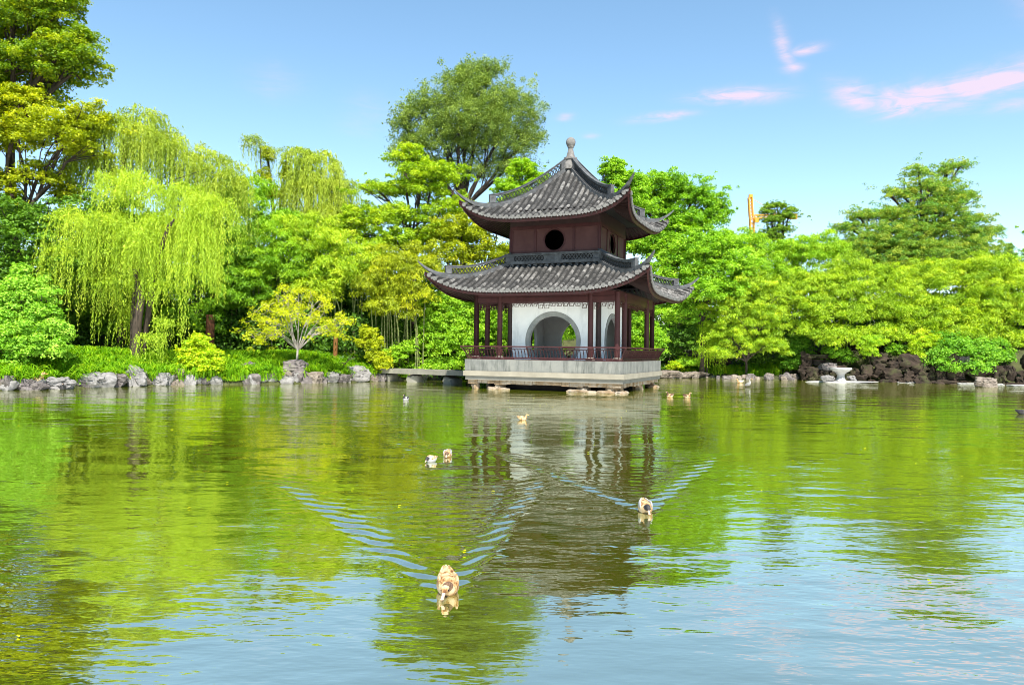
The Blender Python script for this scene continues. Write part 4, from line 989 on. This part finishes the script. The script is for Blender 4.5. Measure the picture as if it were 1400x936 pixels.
cells = []
while len(cells) < 700:
    X = RNG.uniform(12, 27); Y = RNG.uniform(62, 72); d = float(shore_dist(np.array([X]), np.array([Y]))[0])
    if 1.6 < d < 4.5: cells.append((X, Y))
grass('grass', 'low bright ground cover behind the sloping rock on the right', cells, 'grass', .5, 14, 2)

# ------------------------------------------------------------------ rocks
def rock(px, py, w, h, label, mat, seed, z=None, dy=0.0, depth=1.0, planes=16, group='rocks along the shore', name='shore_rock', sink=.25, widen=1.12):
    if z is None: p = on_z(px, py, 0.0)
    else: p = on_z(px, py, z)
    Y = p[1] + dy; k = Y / F; p = p * 1.0
    w *= widen
    vs, fs = rock_mesh(w * k, max(w * k * .75, .5) * depth, h * k * .92 + sink, seed, subdiv=4, planes=planes, rough=.07)
    b = MB(); b.add(vs, fs); o = b.build(name, mat); o.location = (p[0], Y + max(w * k * .75, .5) * depth * .32, (0 if z is None else z) - sink)
    tag(o, label, 'rock', group); return o
W_, G_, T_ = ROCK_WHITE, ROCK, ROCK_TAN
for i, (px, py, w, h, mt, lab) in enumerate([
    (26, 533, 34, 17, G_, 'dark purplish rock below the pale broadleaf shrub at the left edge'),
    (76, 532, 40, 19, W_, 'pale low rock just right of the tan duck on the bank'),
    (104, 530, 26, 15, G_, 'small grey rock between the pale low rock and the big pale angular block'),
    (129, 530, 42, 24, W_, 'big pale angular block below the left grass slope'),
    (157, 529, 28, 22, G_, 'grey block wedged between the big pale block and the tall boulder under the willow'),
    (180, 528, 30, 32, W_, 'tall pale boulder right under the willow trunk'),
    (214, 527, 26, 20, W_, 'pale rock half hidden behind the willow strands'),
    (238, 526, 24, 26, T_, 'brownish cracked rock left of the lime shrub'),
    (264, 525, 30, 14, G_, 'dark wet rock below the lime shrub'),
    (303, 525, 26, 18, G_, 'grey rock directly right of the lime shrub'),
    (331, 525, 36, 14, T_, 'long low pinkish rock carrying the small upright block'),
    (358, 524, 26, 19, G_, 'grey rock right of the long low pinkish rock'),
    (378, 524, 22, 14, G_, 'small dark rock left of the stacked boulder'),
    (393, 524, 18, 15, W_, 'small pale wedge touching the left foot of the stacked boulder'),
    (406, 524, 24, 26, G_, 'dark narrow stone holding up the round boulder'),
    (426, 524, 26, 18, T_, 'warm grey flat faced rock right of the stacked boulder'),
    (447, 523, 30, 17, W_, 'broad pale rock midway between the stacked boulder and the branch rock'),
    (467, 523, 20, 13, G_, 'little grey rock left of the branch rock'),
    (487, 522, 36, 25, W_, 'tall pale jagged rock with the dead branch on it'),
    (514, 521, 28, 13, G_, 'low grey rock between the branch rock and the stone bridge'),
    (50, 533, 22, 12, G_, 'flat dark rock that the tan duck stands on'),
]): rock(px, py, w, h, lab, mt, 100 + i * 7)
rock(334, 512, 18, 20, 'small upright grey block standing on the long low pinkish rock', G_, 301, z=.55, dy=.3)
rock(404, 511, 32, 22, 'rounded grey boulder balanced on the dark narrow stone below the yellow tree', G_, 302, z=.58, dy=-.35, sink=.12)
rock(75, 496, 12, 8, 'small grey stone lying in the left grass', G_, 303, z=.9, sink=.1)
for i, (px, py, w, h, mt, lab, dp) in enumerate([
    (918, 517, 40, 12, T_, 'pale flat rock touching the right corner of the platform', 1.2),
    (952, 517, 40, 10, T_, 'low pinkish rock below the trailing strands', 1.2),
    (985, 516, 34, 12, T_, 'pale slab left of the big sloping rock', 1.2),
    (1022, 516, 76, 19, T_, 'big low sloping pale rock right of the trailing strands', 1.0),
    (1047, 517, 14, 15, ROCK_DARK, 'small upright brown rock on the end of the sloping rock', 1.0),
    (1064, 518, 18, 7, G_, 'small grey rock at the waterline below the feathery shrub', 1.0),
    (1084, 518, 18, 12, W_, 'pale rounded rock next to the feathery shrub', 1.0),
    (1351, 529, 28, 15, T_, 'rounded tan rock alone in the water at the right', 1.0),
]): rock(px, py, w, h, lab, mt, 500 + i * 11, depth=dp)
for i, (px, py, w, lab) in enumerate([(1253, 523.5, 46, 'long flat white slab at the foot of the rockery right of the stone table'), (1324, 525.5, 24, 'short flat white slab left of the rounded tan rock'), (1369, 526.5, 18, 'little flat white slab right of the rounded tan rock'), (1394, 528, 26, 'flat white slab at the right edge'), (1216, 521.5, 16, 'tiny flat white slab between the stone table and the long slab')]):
    rock(px, py, w, 2.6, lab, PALE, 700 + i * 3, depth=.7, group='flat white slabs at the waterline', name='flat_slab', planes=10, sink=.12)
def rubble(name, label, pts, n, mats, seed, smax):
    b = MB(); rr_ = random.Random(seed); seg = [(np.array(pts[i], float), np.array(pts[i + 1], float)) for i in range(len(pts) - 1)]
    Ls = [np.linalg.norm(q - p) for p, q in seg]; tot_ = sum(Ls)
    for i in range(n):
        t = rr_.random() * tot_; k = 0
        while t > Ls[k] and k < len(seg) - 1: t -= Ls[k]; k += 1
        c = seg[k][0] + (seg[k][1] - seg[k][0]) * (t / Ls[k]); w = rr_.uniform(.35, smax)
        rock_into(b, (c[0], c[1] + rr_.uniform(.0, .9), rr_.uniform(-.3, -.12)), w, w * rr_.uniform(.6, .9), w * rr_.uniform(.5, .8) + .2, rr_.randint(1, 9999), rr_.randint(0, len(mats) - 1), planes=12, subdiv=3)
    tag(b.build(name, mats), label, 'rubble', kind='stuff')
rubble('rubble', 'small broken stones filling the waterline between the bigger rocks of the left bank', [tuple(q) for q in SHORE[1:11]], 210, [ROCK, ROCK_WHITE, ROCK_TAN], 5, 1.15)
rubble('rubble', 'small broken stones along the low right shore', [(13, 65.2), (17, 64.8), (20, 64.0), (23.5, 62.9), (25.5, 65)], 46, [ROCK_TAN, ROCK], 6, .9)
# dead branch on the pale rock
p = on_z(478, 500, 1.0); b = MB()
limb(b, (0, 0, -.15), (.95, .1, .75), .05, .02, bend=.3); limb(b, (.35, .0, .25), (-.35, .1, .32), .03, .012); limb(b, (.5, .05, .45), (.75, -.2, .9), .02, .008)
o = b.build('dead_branch', BARK); o.location = (p[0], on_z(487, 522)[1] + .5, .95); tag(o, 'dark dead branch lying on the pale jagged rock', 'branch')
# rockery walls
def rockery(name, label, pxs, Y0, zt, seed, nrow, wmin=.5, wmax=1.3):
    b = MB(); rr_ = random.Random(seed); a0 = at(pxs[0], 500, Y0[0]); a1 = at(pxs[1], 500, Y0[1])
    Ln = math.hypot(a1[0] - a0[0], a1[1] - a0[1]); d = ((a1[0] - a0[0]) / Ln, (a1[1] - a0[1]) / Ln); nrm = (-d[1], d[0])
    z = -.25; r = 0
    while z < zt:
        hh = rr_.uniform(.4, .7); x = rr_.uniform(-.4, 0)
        while x < Ln:
            w = rr_.choice((rr_.uniform(.4, .9), rr_.uniform(.8, 2.0))); h = hh * rr_.uniform(.7, 1.9); bk = r * .26 + rr_.uniform(-.35, .35); zz = z + rr_.uniform(-.25, .15)
            if z + hh < zt * (0.72 + .28 * math.sin(x * .55 + seed)) + .5 or z < .4:
                cx, cy = x + w / 2, bk
                vs, fs = rock_mesh(w * 1.12, rr_.uniform(.8, 1.2), h * 1.12, rr_.randint(1, 9999), subdiv=3, planes=rr_.choice((9, 14, 18)), rough=.09, boxy=rr_.random() < .6)
                b.add([(vx + cx, vy + cy, vz + zz) for vx, vy, vz in vs], fs, 0 if rr_.random() < .93 else 1)
            x += w
        z += hh * .92; r += 1
    o = b.build(name, [ROCK_DARK, G_]); o.location = (a0[0], a0[1], 0); o.rotation_euler = (0, 0, math.atan2(d[1], d[0])); tag(o, label, 'rock wall')
rockery('rockery_wall', 'long dark stacked rock wall at the waterline behind the stone table', (1098, 1440), (63.8, 57.5), 2.5, 3, 6)
rockery('rockery_wall', 'taller dark rock outcrop in shade behind the stone table, set back under the bamboo', (1095, 1290), (66.6, 63.4), 3.6, 5, 7)
rockery('rockery_wall', 'shaded rock outcrop in the hollow right of the pavilion', (895, 985), (68.5, 68.0), 3.6, 9, 6)
rockery('rockery_wall', 'dark rock grotto in shade behind the yellow tree', (330, 440), (51.8, 53.0), 2.4, 12, 4)

# fallen leaves drifting on the pond
lv = Leaves(); n = 70
P = []
while len(P) < n:
    x = RNG.uniform(-14, 16); y = RNG.uniform(5.2, 38)
    if abs(x) < y * .72 and shore_dist(np.array([x]), np.array([y]))[0] < -.5: P.append((x, y, .012))
P = np.array(P); lv.add(P, rdir(n) * np.array([1, 1, 0.02]), np.tile([0, 0, 1.0], (n, 1)) + RNG.normal(size=(n, 3)) * .05, RNG.uniform(.05, .10, n), RNG.uniform(.02, .045, n), RNG.uniform(.1, 1, n))
tag(lv.build('floating_leaves', LM['yellow']), 'scattered fallen leaves floating on the pond', 'leaves', kind='stuff')

# ------------------------------------------------------------------ stone table on its slab
P = on_z(1154, 523)
b = MB(); vs, fs = rock_mesh(102 * P[1] / F, 2.6, .22, 77, planes=8, rough=.03); b.add(vs, fs); o = b.build('flat_slab', PALE); o.location = (P[0] + .1, P[1] + .6, -.09)
tag(o, 'wide flat pale slab carrying the stone table in the water', 'slab', 'flat white slabs at the waterline')
st = empty('stone_table', (P[0] - .05, P[1] + .5, .08)); tag(st, 'carved white stone table on a waisted pedestal standing in the pond', 'stone table')
b = MB(); b.lathe([(.50, 0), (.50, .08), (.42, .12), (.36, .2), (.31, .4), (.30, .5), (.36, .64), (.46, .72), (.5, .78)], 8); b.build('pedestal', PALE, st)
b = MB(); b.lathe([(.55, .782), (.72, .9), (.84, 1.0), (.86, 1.06), (.84, 1.12), (.80, 1.13)], 24); b.build('table_top', PALE, st)
rock(1137, 521.5, 18, 9.5, 'white rounded stone left of the stone table pedestal', W_, 801, z=.08, dy=.3, group='white stones by the table', sink=.05)
rock(1130, 521.5, 9, 8.5, 'smaller white stone at the far left on the table slab', W_, 803, z=.08, dy=.3, group='white stones by the table', sink=.05)
rock(1169, 521.5, 12, 9, 'white square stone right of the stone table pedestal', W_, 802, z=.08, dy=.3, group='white stones by the table', sink=.05)

# ------------------------------------------------------------------ birds
def ell_sweep(st, n=14):
    """closed body swept through stations (x, z, half width, half height)"""
    vs = []; fs = []; m_ = len(st)
    for i, (x, z, a, h) in enumerate(st):
        x0, z0 = st[max(i - 1, 0)][:2]; x1, z1 = st[min(i + 1, m_ - 1)][:2]; L_ = math.hypot(x1 - x0, z1 - z0) or 1; nx, nz = -(z1 - z0) / L_, (x1 - x0) / L_
        for k in range(n):
            t = 2 * PI * k / n; vs.append((x + nx * h * math.sin(t), a * math.cos(t), z + nz * h * math.sin(t)))
    for i in range(m_ - 1):
        for k in range(n): fs.append((i * n + k, i * n + (k + 1) % n, (i + 1) * n + (k + 1) % n, (i + 1) * n + k))
    fs += [tuple(range(n - 1, -1, -1)), tuple((m_ - 1) * n + k for k in range(n))]
    return vs, fs
def sphere(mb, c, r, sc=(1, 1, 1), mi=0):
    prof = [(r * math.sin(PI * k / 8) + 1e-4, -r * math.cos(PI * k / 8)) for k in range(9)]
    o = len(mb.v); mb.lathe(prof, 12, (0, 0, 0), mi)
    for i in range(o, len(mb.v)): x, y, z = mb.v[i]; mb.v[i] = (c[0] + x * sc[0], c[1] + y * sc[1], c[2] + z * sc[2])
def duck(pos, face, label, scale=1.0, mats=(CREAM_F, BROWN_F, CREAM_F), low=True, turn=0.0, tail=.2, group='ducks swimming on the pond', bill=BILL, legs=False, head_mat=None):
    """face: heading angle in degrees in plan; mats: body, head, wings"""
    root = empty('duck', tuple(pos), math.radians(face)); root.scale = (scale,) * 3; tag(root, label, 'duck', group)
    body = [(-.30, tail, .012, .008), (-.26, tail * .84, .035, .022), (-.20, tail * .58 + .03, .080, .060), (-.10, .090, .130, .108), (0, .075, .145, .125), (.09, .075, .135, .12), (.16, .085, .10, .095)]
    if low: nk = [(.205, .120, .060, .060), (.230, .150, .042, .044), (.252, .160, .038, .040), (.280, .142, .048, .048), (.310, .112, .042, .040), (.335, .086, .022, .021)]
    else: nk = [(.19, .13, .066, .062), (.195, .185, .046, .046), (.20, .235, .042, .042), (.215, .275, .048, .046), (.25, .285, .046, .042), (.285, .277, .030, .028), (.30, .272, .018, .016)]
    st_ = body + nk; vs, fs = ell_sweep(st_)
    if turn: # head turned to one side
        vs = [(x, y + turn * max(0, x - .17) * 1.0, z) for x, y, z in vs]
    b = MB(); nb = 14 * (len(body) + 0)
    for f in fs: pass
    b.add(vs, fs, 0, True)
    for k, f in enumerate(b.f):
        if min(f) >= nb: b.m[k] = 1
        if min(f) >= nb + 42: b.m[k] = 2
    ob = b.build('body', [mats[0], mats[1], head_mat or mats[1]], root); sd_ = ob.modifiers.new('smooth', 'SUBSURF'); sd_.levels = 1; sd_.render_levels = 2
    for s_ in (-1, 1):   # folded wings
        st2 = [(-.285, tail * .86 + .03, .006, .006), (-.22, tail * .72 + .035, .020, .030), (-.12, .125, .030, .075), (0, .135, .034, .085), (.09, .12, .026, .065), (.14, .11, .008, .02)]
        v2, f2 = ell_sweep(st2, 10); b = MB(); b.add([(x, y + s_ * (.105 - .09 * max(0, -x - .05) * 3.6), z) for x, y, z in v2], f2, 0, True); w = b.build('wing', mats[2], root)
        sd_ = w.modifiers.new('smooth', 'SUBSURF'); sd_.levels = 1; sd_.render_levels = 2
    hx, hz = (.335, .088) if low else (.29, .275); dx, dz = (.06, -.055) if low else (.075, -.012)
    ty = turn * max(0, hx - .17)
    b = MB(); vs, fs = ell_sweep([(hx, hz, .020, .018), (hx + dx * .5, hz + dz * .5, .019, .011), (hx + dx * .9, hz + dz * .9, .022, .007), (hx + dx, hz + dz, .012, .004)], 10)
    b.add([(x, y + turn * max(0, x - .17), z) for x, y, z in vs], fs, 0, True); b.build('bill', bill, root)
    ex, ez = (.308, .118) if low else (.262, .298); ty = turn * (ex - .17)
    for s_ in (-1, 1):
        b = MB(); sphere(b, (ex, ty + s_ * .041, ez), .008); b.build('eye', EYE, root)
    if legs:
        for s_ in (-1, 1):
            b = MB(); b.tube([(0, s_ * .05, .0), (.01, s_ * .05, -.09)], [.012, .009], 6); b.box(-.01, .06, s_ * .05 - .025, s_ * .05 + .025, -.10, -.09); b.build('leg', BILL_O, root)
    return root
TOCAM = -90
duck(FRONT_DUCK + np.array([0, 0, .0]), TOCAM + 10, 'large cream and tan duck closest in front, head lowered, at the point of its wake', .76, low=True, turn=-.45, tail=.24, head_mat=CREAM_F)
duck(RIGHT_DUCK, TOCAM - 2, 'cream duck with a dark head trailing blue ripples, right of the middle of the pond', .74, low=True, turn=.1, tail=.21, mats=(CREAM_F, DARK_F, WHITE_F))
duck(PAIR_A, TOCAM - 30, 'black and white duck leading the pair on the left of the pavilion reflection', .62, low=True, mats=(WHITE_F, DARK_F, CREAM_F), tail=.15, turn=.2)
duck(PAIR_B, TOCAM - 2, 'cream duck following just behind the black and white one', .68, low=True, mats=(CREAM_F, BROWN_F, WHITE_F), tail=.20)
duck(MID_DUCK, TOCAM + 80, 'small pale duck swimming in the middle of the pavilion reflection', .62, low=False, mats=(CREAM_F, CREAM_F, CREAM_F), bill=BILL_O)
duck(on_z(555, 547), TOCAM - 15, 'small dark duck with a white breast below the stone bridge', .85, low=False, mats=(WHITE_F, DARK_F, DARK_F))
duck(on_z(916, 543), TOCAM - 50, 'brown duck nearer the right platform corner, left of its companion', .95, low=False, mats=(CREAM_F, BROWN_F, BROWN_F))
duck(on_z(939, 544), TOCAM + 30, 'brown duck farther right of the platform corner', .95, low=False, mats=(CREAM_F, CREAM_F, BROWN_F))
duck(on_z(1012, 523.5), TOCAM - 80, 'pale duck floating beside the white egret', 1.1, low=False, mats=(CREAM_F, CREAM_F, WHITE_F))
duck(on_z(1398, 566), TOCAM + 60, 'small dark duck at the right edge of the pond', .9, low=False, mats=(DARK_F, DARK_F, DARK_F))
p = on_z(46, 532); q = duck((p[0], p[1] + .1, .30), 0, 'tan duck standing on the flat dark rock at the left shore', 1.75, low=False, mats=(CREAM_F, CREAM_F, CREAM_F), bill=BILL_O, group='birds on the shore', legs=True, tail=.05)
p = on_z(86, 532.5); duck((p[0], p[1], .0), -60, 'small blackish duck at the foot of the pale low rock', 1.1, low=False, mats=(DARK_F, DARK_F, DARK_F), group='birds on the shore')
# egret
E = on_z(1023.5, 529.5); eg = empty('egret', tuple(E), math.radians(-60)); tag(eg, 'slender white egret upright in the water off the sloping rock', 'egret')
vs, fs = ell_sweep([(-.26, .10, .01, .01), (-.18, .16, .05, .04), (-.05, .22, .10, .10), (.06, .27, .09, .10), (.12, .34, .055, .06), (.10, .42, .035, .035), (.07, .50, .03, .03), (.10, .57, .03, .03), (.16, .60, .035, .03), (.20, .595, .02, .018)], 12)
b = MB(); b.add(vs, fs, 0, True); b.build('body', WHITE_F, eg)
b = MB(); b.tube([(.20, 0, .595), (.33, 0, .575)], [.014, .003], 7); b.build('bill', BILL_O, eg)
for s_ in (-1, 1): b = MB(); b.tube([(-.02, s_ * .04, .16), (-.01, s_ * .04, -.1)], [.012, .01], 6); b.build('leg', DARK_F, eg)
for s_ in (-1, 1):
    v2, f2 = ell_sweep([(-.28, .11, .006, .01), (-.18, .18, .02, .05), (-.04, .24, .03, .085), (.06, .28, .02, .07), (.1, .31, .006, .02)], 10); b = MB(); b.add([(x, y + s_ * .075, z) for x, y, z in v2], f2, 0, True); b.build('wing', WHITE_F, eg)

# ------------------------------------------------------------------ tower crane far away
YC = 330.0; c0 = at(1028, 300, YC); k = YC / F
cr = empty('tower_crane', (c0[0], YC, 0)); tag(cr, 'orange tower crane far behind the trees', 'crane')
def lattice(a, b_, w, mb, n):
    a = np.array(a, float); b_ = np.array(b_, float); d = unit((b_ - a)[None])[0]; u = np.array([0, 0, 1.0]) if abs(d[2]) < .8 else np.array([0, 1.0, 0]); s_ = unit(np.cross(d, u)[None])[0]; u = np.cross(s_, d)
    cs = [(sx * w / 2, sy * w / 2) for sx, sy in ((-1, -1), (1, -1), (1, 1), (-1, 1))]
    q = lambda t, j: a + (b_ - a) * t + s_ * cs[j][0] + u * cs[j][1]
    for j in range(4): mb.bar(q(0, j), q(1, j), .38, .38)
    for i in range(n):
        for j in range(4): mb.bar(q(i / n, j), q((i + 1) / n, (j + 1) % 4), .26, .26)
zj = at(1028, 297, YC)[2]; ztop = at(1026, 270, YC)[2]; xe = at(1089, 296, YC)[0] - c0[0]
b = MB(); lattice((0, 0, 0), (0, 0, zj), 1.6, b, 30); b.build('mast', CRANE, cr)
b = MB(); lattice((-.3, 0, zj), (-.9, 0, ztop), 1.5, b, 6); b.box(-1.4, .1, -.7, .7, ztop, ztop + 1.3); b.build('tower_head', CRANE, cr)
b = MB(); lattice((1, 0, zj + .2), (xe, 0, zj + .9), 1.5, b, 14); b.box(xe - 3, xe, -1, 1, zj - .6, zj + 1.6); b.build('jib', CRANE, cr)
b = MB(); b.box(.9, 2.6, -1.9, -.6, zj - 2.6, zj - .4); b.build('cab', CRANE, cr)
b = MB(); b.bar((-.9, 0, ztop), (xe * .6, 0, zj + 1.5), .15, .15); b.build('stay', CRANE, cr)

# ------------------------------------------------------------------ light and sky
SUN_AZ, SUN_EL = math.radians(12), math.radians(54)      # azimuth: from behind the camera (-Y) toward +X
sd = Vector((math.sin(SUN_AZ) * math.cos(SUN_EL), -math.cos(SUN_AZ) * math.cos(SUN_EL), math.sin(SUN_EL)))
sl = bpy.data.lights.new('sun', 'SUN'); sl.energy = 4.6; sl.angle = math.radians(.5); sl.color = (1.0, .94, .84)
so = bpy.data.objects.new('sun', sl); COL.objects.link(so); so.rotation_euler = (-sd).to_track_quat('-Z', 'Y').to_euler(); so.location = (20, -30, 40)
world = bpy.data.worlds.new('World'); scene.world = world; world.use_nodes = True
nt = world.node_tree; nt.nodes.clear()
out = nt.nodes.new('ShaderNodeOutputWorld'); bg = nt.nodes.new('ShaderNodeBackground'); bg.inputs[1].default_value = .096
sky = nt.nodes.new('ShaderNodeTexSky'); sky.sky_type = 'NISHITA'; sky.sun_disc = False
sky.sun_elevation = SUN_EL; sky.sun_rotation = math.atan2(sd.x, sd.y); sky.altitude = 50; sky.air_density = 1.0; sky.dust_density = .15; sky.ozone_density = .45
# wisps of cloud: small drifting streaks, placed by direction on the sky sphere
tc = nt.nodes.new('ShaderNodeTexCoord')
def vdir(px, py): d = (px - 700) / F * RIGHT + (468 - py) / F * UP + FWD; return d / np.linalg.norm(d)
def mth(op, a, b_=None):
    q = nt.nodes.new('ShaderNodeMath'); q.operation = op
    for i, x in enumerate((a, b_)):
        if x is None: continue
        if isinstance(x, (int, float)): q.inputs[i].default_value = x
        else: nt.links.new(x, q.inputs[i])
    return q.outputs[0]
def skynoise(scale, stretch, dist, detail):
    q = nt.nodes.new('ShaderNodeTexNoise'); q.inputs['Scale'].default_value = scale; q.inputs['Detail'].default_value = detail; q.inputs['Roughness'].default_value = .62; q.inputs['Distortion'].default_value = dist
    mp_ = nt.nodes.new('ShaderNodeMapping'); mp_.inputs['Scale'].default_value = stretch; mp_.inputs['Rotation'].default_value = (0, math.radians(-10), 0)
    nt.links.new(tc.outputs['Generated'], mp_.inputs[0]); nt.links.new(mp_.outputs[0], q.inputs['Vector']); return q
nz = skynoise(9.0, (1, 1, 2.0), .5, 4); nz2 = skynoise(15.0, (1, 1, 5.0), 1.3, 9)
def streak(p0, p1, w, amt):
    a = Vector(vdir(*p0)); b_ = Vector(vdir(*p1)); c = (a + b_) / 2; ax = (b_ - a); hl = ax.length / 2; ax.normalize(); pn = c.normalized().cross(ax)
    s_ = nt.nodes.new('ShaderNodeVectorMath'); s_.operation = 'SUBTRACT'; nt.links.new(tc.outputs['Generated'], s_.inputs[0]); s_.inputs[1].default_value = c
    def dot(v):
        q = nt.nodes.new('ShaderNodeVectorMath'); q.operation = 'DOT_PRODUCT'; nt.links.new(s_.outputs[0], q.inputs[0]); q.inputs[1].default_value = v; return q.outputs['Value']
    u = mth('DIVIDE', dot(ax), hl); v = mth('DIVIDE', dot(pn), w / F)
    v = mth('ADD', v, mth('MULTIPLY', mth('SUBTRACT', nz.outputs['Fac'], .5), 2.2))
    f = mth('MULTIPLY', dot(c.normalized()), 1.0)
    r2 = mth('ADD', mth('MULTIPLY', u, u), mth('MULTIPLY', v, v))
    e = mth('POWER', 2.718, mth('MULTIPLY', r2, -1.6))
    front = mth('GREATER_THAN', mth('ADD', f, 1.0), .5)
    return mth('MULTIPLY', mth('MULTIPLY', e, amt), front)
tot = None
for args in (((1135, 118), (1215, 145), 16, .75), ((1180, 138), (1320, 128), 17, 1.0), ((1270, 132), (1430, 92), 17, 1.0), ((1330, 112), (1440, 90), 14, .8), ((1250, 148), (1345, 146), 8, .4), ((940, 134), (1075, 128), 9, .75), ((860, 164), (948, 156), 6, .65), ((1060, 30), (1085, 100), 9, .45), ((1078, 72), (1130, 62), 6, .65), ((1068, 95), (1100, 92), 7, .5), ((760, 162), (786, 160), 5, .5), ((1395, 20), (1460, -30), 40, .3), ((1340, 150), (1440, 138), 10, .3), ((795, 185), (820, 184), 4, .25),
             ((1500, 40), (1650, 10), 30, .6), ((300, -260), (520, -300), 40, .5), ((1000, -330), (1300, -380), 50, .5), ((460, 170), (540, 150), 26, .10), ((330, 110), (420, 120), 22, .10)):
    s_ = streak(*args); tot = s_ if tot is None else mth('MAXIMUM', tot, s_)
dens = mth('MULTIPLY', tot, mth('MAXIMUM', mth('ADD', mth('MULTIPLY', nz2.outputs['Fac'], 5.2), -1.4), 0.2))
dens = mth('MINIMUM', dens, .9)
hs = nt.nodes.new('ShaderNodeHueSaturation'); hs.inputs['Saturation'].default_value = 1.08; hs.inputs['Hue'].default_value = .490; nt.links.new(sky.outputs[0], hs.inputs['Color'])
mx = nt.nodes.new('ShaderNodeMixRGB'); nt.links.new(dens, mx.inputs[0]); nt.links.new(hs.outputs[0], mx.inputs[1]); mx.inputs[2].default_value = (4.0, 3.25, 3.95, 1)
nt.links.new(mx.outputs[0], bg.inputs[0]); nt.links.new(bg.outputs[0], out.inputs[0])

vs_ = scene.view_settings; vs_.view_transform = 'Standard'; vs_.look = 'None'; vs_.exposure = 1.36; vs_.gamma = 1; vs_.use_curve_mapping = False
scene.render.engine = 'CYCLES'
scene.cycles.max_bounces = 8; scene.cycles.diffuse_bounces = 5; scene.cycles.glossy_bounces = 3; scene.cycles.transmission_bounces = 3; scene.cycles.transparent_max_bounces = 4
scene.cycles.use_denoising = True; scene.cycles.filter_width = 0.95; scene.cycles.sample_clamp_indirect = 6
print('LEAVES', LEAFCOUNT[0])
